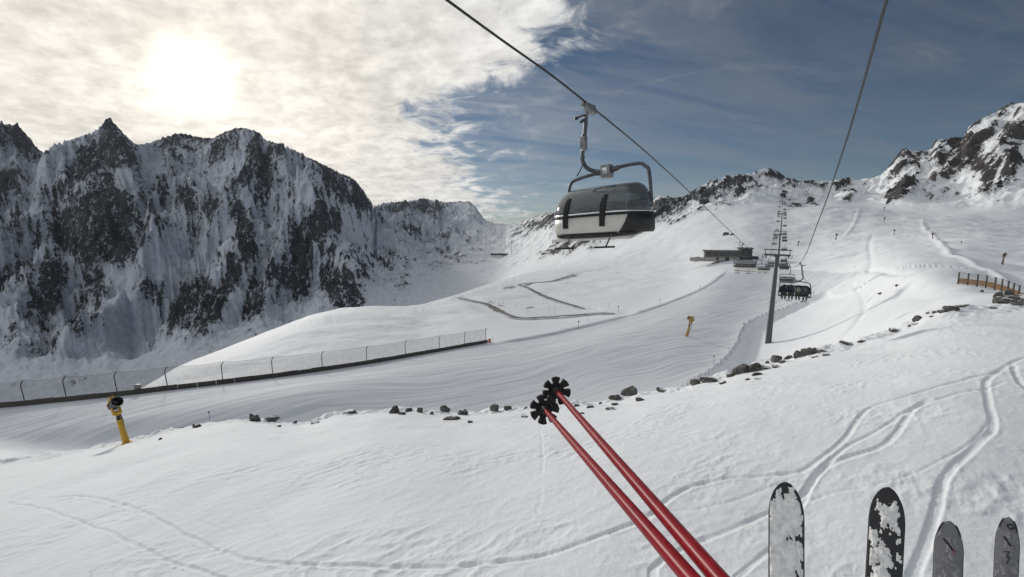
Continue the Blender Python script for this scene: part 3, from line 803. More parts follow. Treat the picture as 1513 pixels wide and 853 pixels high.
def gravel_mat():
    m, b, out = new_mat('frozen_gravel_with_snow')
    g = b.node('ShaderNodeNewGeometry'); pos = g.outputs['Position']
    n = b.noise(pos, 0.22, 6, 0.7, 0.4); n2 = b.noise(pos, 0.07, 4, 0.6)
    rim = b.node('ShaderNodeAttribute', attribute_name='rim')
    col = b.mix(b.smooth(n, 0.35, 0.65), (0.15, 0.142, 0.13, 1), (0.26, 0.25, 0.235, 1))
    v = b.math('ADD', b.math('MULTIPLY', rim.outputs['Fac'], 0.50), b.math('ADD', b.math('MULTIPLY', n, 0.9), b.math('MULTIPLY', n2, 0.5)))
    col = b.mix(b.smooth(v, 0.80, 0.98), col, SNOW)
    p = principled(b, col, 0.92, 0, 0.1, bump(b, n, 0.2, 0.8))
    b.l.new(p.outputs[0], out.inputs['Surface'])
    return m
M['gravel'] = gravel_mat()
M['facade'] = simple('grey_facade_boards', (0.20, 0.19, 0.175, 1), 0.8, 0, 0.3, 0.8)
M['facade_dark'] = simple('dark_facade_metal', (0.05, 0.052, 0.055, 1), 0.6, 0.2, 0.3, 0.8)
M['concrete'] = simple('concrete', (0.33, 0.32, 0.30, 1), 0.85, 0, 0.2, 0.7)
M['roof'] = simple('snowy_roof_edge', (0.13, 0.13, 0.13, 1), 0.7, 0.2, 0.25, 0.6)
M['orange'] = simple('orange_padding', (0.55, 0.10, 0.02, 1), 0.7, 0, 0.25, 5)
M['red_mat'] = simple('red_sign', (0.45, 0.03, 0.03, 1), 0.6, 0, 0.2, 5)
M['jacket_navy'] = simple('navy_jacket', (0.02, 0.025, 0.05, 1), 0.8, 0, 0.3, 10)
M['jacket_black'] = simple('black_jacket', (0.015, 0.015, 0.016, 1), 0.8, 0, 0.3, 10)
M['jacket_grey'] = simple('grey_jacket', (0.12, 0.125, 0.13, 1), 0.8, 0, 0.3, 10)
M['jacket_olive'] = simple('pale_jacket', (0.30, 0.29, 0.26, 1), 0.8, 0, 0.3, 10)
M['trousers'] = simple('dark_ski_trousers', (0.02, 0.021, 0.024, 1), 0.85, 0, 0.3, 10)
M['boots'] = simple('ski_boots', (0.03, 0.03, 0.032, 1), 0.4, 0, 0.3, 10)
M['helmet'] = simple('dark_helmet', (0.03, 0.03, 0.035, 1), 0.35, 0, 0.3, 6)

def window_mat():
    m, b, out = new_mat('dark_window_glass')
    p = principled(b, (0.012, 0.015, 0.018, 1), 0.08, 0, 0.6)
    b.l.new(p.outputs[0], out.inputs['Surface'])
    return m
M['glass'] = window_mat()

def bubble_mat():
    m, b, out = new_mat('smoked_bubble_glass')
    tc = b.node('ShaderNodeTexCoord')
    n = b.noise(b.scale(tc.outputs['Object'], (0.6, 0.6, 3.0)), 2.6, 5, 0.65, 0.8)
    tr = b.node('ShaderNodeBsdfTransparent')
    b.put(tr.inputs['Color'], (0.46, 0.50, 0.52, 1))
    gl = b.node('ShaderNodeBsdfGlossy')
    b.put(gl.inputs['Color'], (0.9, 0.92, 0.95, 1)); gl.inputs['Roughness'].default_value = 0.08
    df = b.node('ShaderNodeBsdfDiffuse')
    b.put(df.inputs['Color'], (0.20, 0.215, 0.21, 1))
    fr = b.node('ShaderNodeFresnel'); fr.inputs['IOR'].default_value = 1.45
    a = b.node('ShaderNodeMixShader')
    b.put(a.inputs[0], b.smooth(n, 0.32, 0.72, 0.30, 0.60))
    b.l.new(tr.outputs[0], a.inputs[1]); b.l.new(df.outputs[0], a.inputs[2])
    c = b.node('ShaderNodeMixShader')
    b.put(c.inputs[0], b.math('MULTIPLY', fr.outputs[0], 0.9))
    b.l.new(a.outputs[0], c.inputs[1]); b.l.new(gl.outputs[0], c.inputs[2])
    b.l.new(c.outputs[0], out.inputs['Surface'])
    return m
M['bubble'] = bubble_mat()

def net_mat(name, col, cover):
    m, b, out = new_mat(name)
    tc = b.node('ShaderNodeTexCoord')
    n = b.noise(tc.outputs['Object'], 0.9, 4, 0.6)
    tr = b.node('ShaderNodeBsdfTransparent')
    df = b.node('ShaderNodeBsdfDiffuse'); b.put(df.inputs['Color'], col)
    mx = b.node('ShaderNodeMixShader')
    b.put(mx.inputs[0], b.smooth(n, 0.3, 0.7, cover * 0.8, cover * 1.2))
    b.l.new(tr.outputs[0], mx.inputs[1]); b.l.new(df.outputs[0], mx.inputs[2])
    b.l.new(mx.outputs[0], out.inputs['Surface'])
    return m
M['net'] = net_mat('fine_safety_netting', (0.20, 0.215, 0.215, 1), 0.23)

def rope_mat():
    m, b, out = new_mat('twisted_steel_rope')
    uv = b.node('ShaderNodeUVMap'); uv.uv_map = 'rope'
    u, v, w = b.sep(uv.outputs[0])
    tw = b.math('SINE', b.math('MULTIPLY', b.math('ADD', b.math('MULTIPLY', u, 6.0), b.math('MULTIPLY', v, 5.5)), 6.28318))
    h = b.smooth(tw, -0.9, 0.5)
    col = b.mix(h, (0.012, 0.012, 0.013, 1), (0.085, 0.087, 0.09, 1))
    n = bump(b, h, 0.006, 1.0)
    p = principled(b, col, 0.5, 0.5, 0.5, n)
    b.l.new(p.outputs[0], out.inputs['Surface'])
    return m
M['rope'] = rope_mat()

def pole_mat():
    m, b, out = new_mat('scratched_red_lacquer')
    tc = b.node('ShaderNodeTexCoord')
    o = tc.outputs['Object']
    n = b.noise(o, 40, 5, 0.65)
    sc = b.noise(b.scale(o, (1.0, 1.0, 0.10)), 160, 3, 0.7)
    spots = b.noise(o, 95, 3, 0.6, 0.5)
    col = b.mix(b.smooth(n, 0.3, 0.7), (0.20, 0.003, 0.007, 1), (0.27, 0.006, 0.012, 1))
    col = b.mix(b.math('MULTIPLY', b.smooth(sc, 0.68, 0.76), 0.55), col, (0.50, 0.20, 0.19, 1))
    col = b.mix(b.math('MULTIPLY', b.smooth(spots, 0.72, 0.77), 0.8), col, (0.10, 0.03, 0.03, 1))
    p = principled(b, col, b.fmix(n, 0.30, 0.42), 0.0, 0.12)
    b.l.new(p.outputs[0], out.inputs['Surface'])
    return m
M['pole'] = pole_mat()

def ski_mat(name, base, snow_lo, snow_hi, scale, tint):
    m, b, out = new_mat(name)
    tc = b.node('ShaderNodeTexCoord')
    o = tc.outputs['Object']
    x, y, z = b.sep(o)
    n = b.noise(o, scale, 6, 0.62, 0.7)
    n2 = b.noise(o, scale * 4, 4, 0.6)
    edge = b.math('MULTIPLY', b.smooth(b.math('ABSOLUTE', x), 0.030, 0.056), 0.17)
    tip = b.smooth(y, -0.055, 0.0, 0.0, 0.20)
    v = b.math('SUBTRACT', b.math('SUBTRACT', n, edge), tip)
    v = b.math('ADD', v, b.math('MULTIPLY', b.math('SUBTRACT', n2, 0.5), 0.16))
    cover = b.smooth(v, snow_lo, snow_hi)
    sc = b.mix(b.smooth(n2, 0.3, 0.7), tuple(c * 0.72 for c in tint[:3]) + (1,), tint)
    col = b.mix(cover, base, sc)
    nb = bump(b, b.math('ADD', cover, b.math('MULTIPLY', n2, 0.35)), 0.006, 0.9)
    p = principled(b, col, b.fmix(cover, 0.3, 0.75), 0, 0.45, nb)
    b.l.new(p.outputs[0], out.inputs['Surface'])
    return m
M['ski_snowy'] = ski_mat('black_ski_under_snow', (0.012, 0.012, 0.013, 1), 0.34, 0.39, 14, (0.90, 0.89, 0.87, 1))
M['ski_patchy'] = ski_mat('black_ski_patchy_snow', (0.010, 0.010, 0.012, 1), 0.455, 0.49, 15, (0.80, 0.79, 0.77, 1))
M['ski_black'] = simple('black_ski_topsheet', (0.010, 0.010, 0.012, 1), 0.35, 0, 0.3, 30)
M['ski_snow'] = simple('frozen_snow_clumps', (0.86, 0.85, 0.83, 1), 0.85, 0, 0.22, 45, 0.004, 0.1)
M['ski_grey'] = ski_mat('grey_frosted_ski', (0.17, 0.17, 0.185, 1), 0.50, 0.72, 16, (0.42, 0.42, 0.42, 1))
M['ski_edge'] = simple('steel_ski_edge', (0.05, 0.05, 0.055, 1), 0.35, 0.7, 0.3, 20)
M['graphic'] = simple('black_ski_graphic', (0.012, 0.012, 0.02, 1), 0.35, 0, 0.2, 20)

def rock_mat():
    m, b, out = new_mat('lichen_rock_with_snow')
    g = b.node('ShaderNodeNewGeometry')
    tc = b.node('ShaderNodeTexCoord')
    pos = g.outputs['Position']
    n = b.noise(pos, 1.4, 6, 0.65, 0.4)
    n2 = b.noise(pos, 7.0, 5, 0.65)
    col = b.mix(b.smooth(n, 0.32, 0.68), (0.045, 0.043, 0.040, 1), (0.155, 0.150, 0.138, 1))
    col = b.mix(b.smooth(n2, 0.55, 0.75), col, (0.21, 0.20, 0.185, 1))
    nx, ny, nz = b.sep(g.outputs['Normal'])
    ox, oy, oz = b.sep(tc.outputs['Generated'])
    s = b.math('ADD', b.math('MULTIPLY', nz, 0.9), b.math('MULTIPLY', b.math('SUBTRACT', n, 0.5), 0.9))
    s = b.math('ADD', s, b.math('MULTIPLY', b.math('SUBTRACT', n2, 0.5), 0.35))
    at = b.node('ShaderNodeObjectInfo')
    thr = b.math('ADD', 0.58, b.math('MULTIPLY', at.outputs['Random'], 0.34))
    cov = b.smooth(b.math('SUBTRACT', s, thr), 0.0, 0.12)
    col = b.mix(cov, col, SNOW)
    nb = bump(b, b.math('ADD', n, b.math('MULTIPLY', n2, 0.4)), 0.10, 0.8)
    p = principled(b, col, 0.85, 0, 0.2, nb)
    b.l.new(p.outputs[0], out.inputs['Surface'])
    return m
M['rock'] = rock_mat()

# ------------------------------------------------------------------ terrain sheets
def grid_mesh(name, r0, r1, mat, attrs):
    X_, Y_, Z_ = GX[r0:r1], GY[r0:r1], GZ[r0:r1]
    nr, nc = X_.shape
    me = bpy.data.meshes.new(name)
    co = np.stack([X_, Y_, Z_], -1).reshape(-1, 3).astype(np.float32)
    me.vertices.add(nr * nc)
    me.vertices.foreach_set('co', co.ravel())
    i = np.arange((nr - 1) * (nc - 1))
    a = (i // (nc - 1)) * nc + i % (nc - 1)
    q = np.stack([a, a + 1, a + nc + 1, a + nc], -1)
    q = q[:, ::-1].astype(np.int32)
    me.loops.add(q.size)
    me.loops.foreach_set('vertex_index', np.ascontiguousarray(q).ravel())
    me.polygons.add(len(q))
    me.polygons.foreach_set('loop_start', np.arange(0, q.size, 4, dtype=np.int32))
    me.polygons.foreach_set('use_smooth', np.ones(len(q), bool))
    for k, arr in attrs.items():
        at = me.attributes.new(k, 'FLOAT', 'POINT')
        at.data.foreach_set('value', np.ascontiguousarray(arr[r0:r1], dtype=np.float32).ravel())
    me.update(calc_edges=True)
    me.materials.append(mat)
    o = bpy.data.objects.new(name, me)
    COL.objects.link(o)
    o['kind'] = 'structure'
    return o

GRAIN = np.zeros_like(GZ)
# warm rock right, painted snow shade left, groomed marks on the piste
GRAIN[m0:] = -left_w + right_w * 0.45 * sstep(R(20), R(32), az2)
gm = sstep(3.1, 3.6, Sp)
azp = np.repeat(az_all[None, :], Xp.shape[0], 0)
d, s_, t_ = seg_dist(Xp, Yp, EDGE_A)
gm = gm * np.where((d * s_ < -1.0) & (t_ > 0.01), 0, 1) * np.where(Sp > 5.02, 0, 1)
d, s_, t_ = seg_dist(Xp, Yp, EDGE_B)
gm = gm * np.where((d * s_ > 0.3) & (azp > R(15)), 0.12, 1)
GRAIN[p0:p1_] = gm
# scree showing through near the road bends and below the plateau edge
PB = [(690, 444, 22, 5, 12, .52), (735, 450, 34, 6, 20, .50), (752, 425, 20, 5, 170, .58), (845, 409, 34, 5, 165, .54), (780, 421, 18, 4, 160, .6), (782, 455, 14, 4, 170, .54), (720, 462, 30, 5, 10, .40), (825, 448, 24, 3, 15, .45), (1482, 438, 24, 9, 165, .62), (1500, 436, 24, 7, 20, .62)]
pm = np.zeros_like(Xp)
pxp, pyp = image_px(Xp, Yp, GZ[p0:p1_])
for bx_, by_, la, lb, an, st in PB:
    a = R(an); dx = pxp - bx_; dy = pyp - by_
    e = ((dx * math.cos(a) + dy * math.sin(a)) / la) ** 2 + ((-dx * math.sin(a) + dy * math.cos(a)) / lb) ** 2
    pm = np.maximum(pm, st * np.exp(-e))
ROCK[p0:p1_] = np.maximum(ROCK[p0:p1_], pm)
ATT = {'rock': ROCK, 'grain': GRAIN}
grid_mesh('snow_slope', 0, ROW_OF[3] + 1, M['snow'], {})
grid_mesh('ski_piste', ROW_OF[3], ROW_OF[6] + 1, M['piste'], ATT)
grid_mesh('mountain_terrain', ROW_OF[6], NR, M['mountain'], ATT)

# ------------------------------------------------------------------ mesh building
class MB:
    def __init__(self):
        self.v = []; self.f = []; self.uv = None
    def add(self, vs, fs):
        n = len(self.v)
        self.v += [tuple(p) for p in vs]
        self.f += [tuple(i + n for i in f) for f in fs]
        return self
    def box(self, c, s, rot=None, bev=0.0):
        """bevelled box, centre c, full size s"""
        hx, hy, hz = s[0] / 2, s[1] / 2, s[2] / 2
        if bev <= 0:
            vs = [Vector((x, y, z)) for z in (-hz, hz) for y in (-hy, hy) for x in (-hx, hx)]
            fs = [(0, 2, 3, 1), (4, 5, 7, 6), (0, 1, 5, 4), (2, 6, 7, 3), (0, 4, 6, 2), (1, 3, 7, 5)]
        else:
            bv = min(bev, hx * .9, hy * .9, hz * .9)
            bm = bmesh.new()
            bmesh.ops.create_cube(bm, size=1)
            for v in bm.verts: v.co = Vector((v.co.x * s[0], v.co.y * s[1], v.co.z * s[2]))
            bmesh.ops.bevel(bm, geom=bm.edges[:], offset=bv, segments=2, affect='EDGES', profile=0.5)
            bm.verts.index_update()
            vs = [v.co.copy() for v in bm.verts]; fs = [[v.index for v in f.verts] for f in bm.faces]
            bm.free()
        if rot is not None: vs = [rot @ p for p in vs]
        c = Vector(c)
        return self.add([p + c for p in vs], fs)
    def tube(self, pts, rad, n=10, cap=True, flat=None):
        pts = [Vector(p) for p in pts]
        rads = rad if isinstance(rad, (list, tuple)) else [rad] * len(pts)
        prev = None; base = len(self.v); vs = []
        for i, p in enumerate(pts):
            t = (pts[min(i + 1, len(pts) - 1)] - pts[max(i - 1, 0)]).normalized()
            if prev is None:
                up = Vector((0, 0, 1)) if abs(t.z) < 0.9 else Vector((1, 0, 0))
                a = t.cross(up).normalized()
            else:
                a = (prev - t * prev.dot(t)).normalized()
            prev = a
            b_ = t.cross(a)
            for k in range(n):
                an = 2 * math.pi * k / n
                vs.append(p + (a * math.cos(an) + b_ * math.sin(an) * (flat or 1.0)) * rads[i])
        fs = []
        for i in range(len(pts) - 1):
            for k in range(n):
                k2 = (k + 1) % n
                fs.append((i * n + k, i * n + k2, (i + 1) * n + k2, (i + 1) * n + k))
        if cap:
            fs.append(tuple(range(n - 1, -1, -1)))
            fs.append(tuple((len(pts) - 1) * n + k for k in range(n)))
        return self.add(vs, fs)
    def prism(self, outline, y0, y1, axes=(0, 2, 1)):
        """outline in two axes, extruded along the third"""
        n = len(outline); vs = []
        for y in (y0, y1):
            for a, c in outline:
                p = [0, 0, 0]; p[axes[0]] = a; p[axes[1]] = c; p[axes[2]] = y
                vs.append(Vector(p))
        fs = [tuple(range(n)), tuple(range(2 * n - 1, n - 1, -1))]
        for i in range(n):
            j = (i + 1) % n
            fs.append((i, i + n, j + n, j))
        return self.add(vs, fs)
    def grid(self, rows, close=False):
        n = len(rows[0]); vs = [p for r in rows for p in r]; fs = []
        for i in range(len(rows) - 1):
            for k in range(n if close else n - 1):
                k2 = (k + 1) % n
                fs.append((i * n + k, i * n + k2, (i + 1) * n + k2, (i + 1) * n + k))
        return self.add(vs, fs)
    def build(self, name, mat, parent=None, smooth=True, angle=40):
        me = bpy.data.meshes.new(name)
        me.from_pydata([tuple(p) for p in self.v], [], self.f)
        bm = bmesh.new(); bm.from_mesh(me)
        bmesh.ops.recalc_face_normals(bm, faces=bm.faces[:])
        bm.to_mesh(me); bm.free()
        if smooth:
            me.polygons.foreach_set('use_smooth', [True] * len(me.polygons))
            me.set_sharp_from_angle(angle=R(angle))
        me.materials.append(mat)
        o = bpy.data.objects.new(name, me)
        COL.objects.link(o)
        if parent is not None: o.parent = parent
        return o

def tag(o, label, cat, group=None, kind=None):
    if label: o['label'] = label
    if cat: o['category'] = cat
    if group: o['group'] = group
    if kind: o['kind'] = kind
    return o

def thing(name, loc, label, cat, group=None, rot=(0, 0, 0), scale=1.0):
    o = bpy.data.objects.new(name, None)
    o.empty_display_size = 0.2
    COL.objects.link(o)
    o.location = loc; o.rotation_euler = rot; o.scale = (scale,) * 3
    return tag(o, label, cat, group)

def copy_tree(o, parent=None):
    c = o.copy(); COL.objects.link(c)
    if parent is not None: c.parent = parent
    for ch in list(o.children): copy_tree(ch, c)
    return c

def solidify(o, t, off=0):
    md = o.modifiers.new('thickness', 'SOLIDIFY'); md.thickness = t; md.offset = off
    return o

# ------------------------------------------------------------------ roads
for (q, hw), nm in zip(ROAD_POLYS, ('gravel_road', 'gravel_road')):
    rows = []
    for i, p in enumerate(q):
        t = (q[min(i + 1, len(q) - 1)] - q[max(i - 1, 0)]); t.z = 0; t.normalize()
        nrm = Vector((t.y, -t.x, 0))
        wv = hw * (0.75 + 0.5 * (mnoise.noise(Vector((i * .21, 3.1, 0))) + .5)) * min(1, 0.35 + i / 6, 0.35 + (len(q) - 1 - i) / 6)
        rows.append([p + nrm * (wv * k) + Vector((0, 0, 0.06 * (1 - k * k))) for k in (-1, -.5, 0, .5, 1)])
    m = MB(); m.grid(rows)
    o = m.build(nm, M['gravel']); o['kind'] = 'structure'
    at = o.data.attributes.new('rim', 'FLOAT', 'POINT')
    at.data.foreach_set('value', [(1.0, .12, 0.0, .12, 1.0)[i % 5] for i in range(len(rows) * 5)])

# ------------------------------------------------------------------ haul rope
ROPE_L = [(660, 0, 8.6), (870, 155, 13.3), (1010, 275.5, 26), (1100, 361.5, 66), (1122, 378, 104), (1134, 381, 150)]
ROPE_R = [(1310, 0, 7.2), (1268, 150, 11.2), (1240, 240, 15.6), (1210, 325, 25), (1183, 388, 47), (1168, 394, 95), (1161.5, 381, 150)]
TOWER_FAR = [(1152.5, 349, 300), (1155.5, 317, 455), (1156.5, 290, 640)]
def rope_points(base, side):
    pts = [P(*p) for p in base]
    # behind the camera
    d0 = (pts[0] - pts[1]).normalized()
    pts = [pts[0] + d0 * 40 + Vector((0, 0, -1.0)), pts[0] + d0 * 14] + pts
    last = pts[-1]
    for px, py, d in TOWER_FAR:
        c = P(px, py, d) + Vector((.868, -.497, 0)) * (3.1 * side)
        mid = (last + c) / 2 - Vector((0, 0, 5.5))
        pts += [mid, c]; last = c
    return smooth_poly(pts, 10)
def rope_obj(base, side, label):
    pts = rope_points(base, side)
    # dense points near the eye so the twist reads
    m = MB(); n = 8
    m.tube(pts, [0.026] * len(pts), n)
    o = m.build('haul_rope', M['rope'], None)
    me = o.data
    uvl = me.uv_layers.new(name='rope')
    L = [0.0]
    for a, b_ in zip(pts, pts[1:]): L.append(L[-1] + (b_ - a).length)
    for poly in me.polygons:
        ks = [me.loops[li].vertex_index % n for li in poly.loop_indices]
        wrap = max(ks) - min(ks) > n // 2
        for li, k in zip(poly.loop_indices, ks):
            vi = me.loops[li].vertex_index
            uvl.data[li].uv = ((k + (n if wrap and k < n // 2 else 0)) / n, L[min(vi // n, len(L) - 1)])
    tag(o, label, 'cable', 'strands of the chairlift cable')
    return pts
RL = rope_obj(ROPE_L, -1, 'steel lift cable on the left that carries the near empty chair')
RR = rope_obj(ROPE_R, 1, 'steel lift cable on the right that rises steeply out of the top of the picture')
def rope_at(pts, d):
    """point on the rope at a depth along the view axis"""
    dep = [p.y * CP - p.z * SP for p in pts]
    for i in range(len(pts) - 1):
        if dep[i] <= d <= dep[i + 1]:
            t = (d - dep[i]) / (dep[i + 1] - dep[i])
            return pts[i].lerp(pts[i + 1], t), (pts[i + 1] - pts[i]).normalized()
    return pts[-1], (pts[-1] - pts[-2]).normalized()

# ------------------------------------------------------------------ chair (origin at the grip, front is -y)
CX = 0.33; CYB = 0.30
def bend(pts, n=6): return smooth_poly([Vector(p) for p in pts], n)
def make_chair(bubble_on=True):
    root = thing('chair', (0, 0, 0), '', '')
    # grip on the rope
    m = MB()
    m.box((0, 0, -0.01), (0.10, 0.62, 0.12), bev=.02)
    m.box((0.0, 0.10, -0.13), (0.15, 0.40, 0.16), bev=.03)
    m.box((0.06, -0.16, -0.09), (0.12, 0.22, 0.22), bev=.03)
    m.tube([(-0.06, 0.02, -0.17), (-0.10, 0.0, -0.30), (-0.10, 0, -0.36)], .05, 8)
    m.build('grip', M['alu'], root)
    m = MB()
    m.tube([(-0.08, -0.05, -.24), (-0.40, -0.05, -.27)], .028, 8)
    m.tube([(-0.40, -0.05, -.24), (-0.40, -0.05, -.32)], .050, 10)
    m.tube([(-0.12, -0.05, -.36), (-0.26, -0.05, -.42)], .035, 8)
    m.build('grip_lever', M['black'], root)
    m = MB()
    m.tube(bend([(-0.10, 0, -.28), (-0.15, 0, -.7), (-0.25, .02, -1.20), (-0.30, .06, -1.44), (-0.21, .14, -1.68), (0.02, .24, -1.80), (0.26, CYB, -1.82)]), .058, 12)
    m.build('hanger_arm', M['galv'], root)
    m = MB()
    m.box((-0.215, 0.02, -0.98), (0.17, 0.17, 0.34), bev=.03)
    m.tube([(-0.20, .02, -0.76), (-0.20, .02, -1.22)], .075, 10)
    m.build('damper_box', M['alu'], root)
    m = MB()
    m.box((0.36, CYB, -1.84), (0.30, 0.26, 0.36), bev=.03)
    jb = m.build('joint_box', M['alu'], root)
    m = MB(); m.box((0.36, CYB - 0.135, -1.83), (0.15, 0.02, 0.17), bev=.006)
    m.build('number_plate', M['chrome'], jb)
    m = MB()
    w = 1.36
    m.tube(bend([(0.48, CYB, -1.84), (0.8, CYB, -1.77), (CX + 1.02, CYB, -1.76), (CX + 1.20, CYB, -1.86), (CX + 1.30, CYB, -2.0), (CX + w, CYB - .02, -2.6), (CX + w + .02, CYB - .03, -3.1), (CX + w - .02, CYB - .12, -3.38), (CX + w - .22, CYB - .18, -3.46)], 5), [.075] * 5 + [.05] * 36, 10)
    m.tube(bend([(0.24, CYB, -1.86), (-0.05, CYB, -1.86), (CX - 1.06, CYB, -1.96), (CX - 1.24, CYB, -2.08), (CX - 1.30, CYB, -2.30), (CX - w, CYB - .02, -2.75), (CX - w - .02, CYB - .03, -3.15), (CX - w + .02, CYB - .12, -3.38), (CX - w + .22, CYB - .18, -3.46)], 5), [.075] * 5 + [.05] * 36, 10)
    m.build('frame', M['galv'], root)
    m = MB()
    m.tube(bend([(-0.22, .05, -1.36), (-0.42, CYB - .1, -1.62), (-0.66, CYB, -1.84)]), .018, 6)
    m.build('stay_cable', M['black'], root)
    # seat and backrest, four pads
    for k in range(4):
        x = CX + (k - 1.5) * 0.62
        m = MB(); m.box((x, -0.08, -3.24), (0.58, 0.52, 0.11), bev=.04)
        m.build('seat', M['pad'], root)
        m = MB(); bh = .46 if bubble_on else .20
        m.box((x, CYB - .03, -3.15 + bh / 2), (0.58, 0.09, bh), Matrix.Rotation(R(-10), 3, 'X'), bev=.035)
        m.build('backrest', M['pad'], root)
    m = MB(); m.box((CX, 0.04, -3.36), (2.66, 0.46, 0.07), bev=.02)
    m.tube([(CX - 1.3, .26, -3.32), (CX + 1.3, .26, -3.32)], .04, 8)
    m.build('seat_beam', M['galv_dark'], root)
    # bubble: back edge near the frame, swelling forward
    def shell(rows, hw, npts=33, p=3.0, yb=0.24):
        out = []
        for (z, yf, hx) in rows:
            r = []
            for k in range(npts):
                a = math.pi * k / (npts - 1)
                cx_, sy_ = math.cos(a), math.sin(a)
                x = CX - hx * math.copysign(abs(cx_) ** (2 / p), cx_)
                y = yb + (yf - yb) * abs(sy_) ** (2 / p)
                r.append(Vector((x, y, z)))
            out.append(r)
        return out
    rows = []
    for t in np.linspace(0, 1, 12):
        z = -2.26 - 0.80 * (1 - math.cos(t * math.pi / 2)) ** 0.85
        yf = 0.16 - 0.95 * math.sin(t * math.pi / 2) ** 0.9
        hx = 0.92 + 0.52 * math.sin(t * math.pi / 2) ** 0.75
        rows.append((z, yf, hx))
    sh = shell(rows, 1)
    m = MB(); m.grid(sh)
    bub = m.build('bubble', M['bubble'], root, angle=80)
    solidify(bub, 0.012)
    top = MB(); top.grid([[p + Vector((0, 0.0, 0.004)) for p in sh[0]], [p + Vector((0, 0.10, -0.012)) if True else p for p in sh[0]]])
    # bright rim and dark seal where the bubble meets the lower shell
    rim = shell([(-3.055, -0.80, 1.43)], 1)[0]
    m = MB(); m.tube(rim, .024, 8); m.build('bright_trim', M['chrome'], bub)
    m = MB(); m.tube([p + Vector((0, 0.0, -.055)) for p in rim], .032, 8); m.build('seal', M['rubber'], bub)
    # two brackets that follow the bubble
    for x in (CX - .66, CX + .52):
        m = MB(); pts = []
        for (z, yf, hx) in [r for r in rows if r[0] < -2.52]:
            q = max(0.0, 1 - abs((x - CX) / hx) ** 3) ** (1 / 3)
            pts.append(Vector((x, 0.24 + (yf - .24) * q - .035, z)))
        pts.append(Vector((x - 0.02, -0.80, -3.20))); pts.append(Vector((x - 0.04, -0.77, -3.42)))
        rws = []
        for i, p in enumerate(pts):
            h = 0.045 + 0.03 * math.sin(min(1, i / 3) * 1.57)
            rws.append([p + Vector((-h, .03, 0)), p + Vector((-h, -.02, 0)), p + Vector((h, -.02, 0)), p + Vector((h, .03, 0))])
        m.grid(rws, close=True)
        m.f.append(tuple(range(3, -1, -1)))
        br = m.build('bracket', M['rubber'], bub)
    if bubble_on:
        lr = [(-3.10, -0.785, 1.44), (-3.32, -0.77, 1.47), (-3.52, -0.73, 1.47), (-3.60, -0.66, 1.43)]
        full = shell(lr, 1, 41)
        # pale front from the left end to the slanted cut, dark side piece after it
        cut = [30, 28.6, 27, 26]
        f_rows, s_rows = [], []
        for r, c in zip(full, cut):
            f_rows.append([r[int(round(q))] if abs(q - round(q)) < 1e-6 else r[int(q)].lerp(r[min(int(q) + 1, 40)], q - int(q)) for q in np.linspace(0, c, 28)])
            s_rows.append([r[int(q)].lerp(r[min(int(q) + 1, 40)], q - int(q)) for q in np.linspace(c, 40, 14)])
        m = MB(); m.grid(f_rows); pn = m.build('lower_shell', M['shell'], root, angle=60); solidify(pn, .03)
        m = MB(); m.grid(s_rows); sp = m.build('side_piece', M['black'], root, angle=60); solidify(sp, .03)
        m = MB(); m.tube([p + Vector((0, -.02, 0.0)) for p in f_rows[3]], .034, 8); m.build('lower_seal', M['rubber'], pn)
        m = MB(); m.box((CX - .05, -0.20, -3.66), (2.55, 0.86, 0.07), Matrix.Rotation(R(12), 3, 'X'), bev=.03); m.build('underside', M['shell'], root)
        m = MB(); m.prism([(CX + 1.02, -3.22), (CX + 1.40, -3.18), (CX + 1.36, -3.5), (CX + 1.18, -3.66), (CX + 1.06, -3.5)], -0.02, 0.06); m.build('end_plate', M['shell'], root)
    else:
        m = MB(); m.tube([p + Vector((0, -.02, -.35)) for p in rim], .03, 8)
        m.build('safety_bar', M['galv_dark'], root)
    for x in (CX - .78, CX + .52):
        m = MB(); m.tube([(x + .16, -0.58, -3.60), (x, -0.66, -3.95)], .022, 8)
        rod = m.build('footrest_rod', M['galv'], root)
        m = MB(); m.box((x - .05, -0.66, -3.97), (0.62, 0.09, 0.05), bev=.02)
        m.build('footrest', M['rubber'], rod)
    return root

LIFT_AZ = math.atan2(.497, .868)
proto = make_chair(True)
def place_chair(src, pts, d, up, label, group, swing=0.0, first=False, turn=0.0):
    o = src if first else copy_tree(src)
    p, t = rope_at(pts, d)
    o.location = p - Vector((0, 0, 0.02))
    az = math.atan2(t.x, t.y)
    o.rotation_euler = (0, swing, -az + turn + (math.pi if up else 0))
    tag(o, label, 'chairlift chair', group)
    return o
near_chair = place_chair(proto, RL, 13.3, False, 'large near empty chair with smoked bubble and pale lower shell on the left cable', 'chairlift chairs', R(-3.0), True, R(-11))
open_proto = make_chair(False)
occ_chair = place_chair(open_proto, RR, 47, True, 'occupied chair with four riders seen from behind on the right cable', 'chairlift chairs', 0, True)

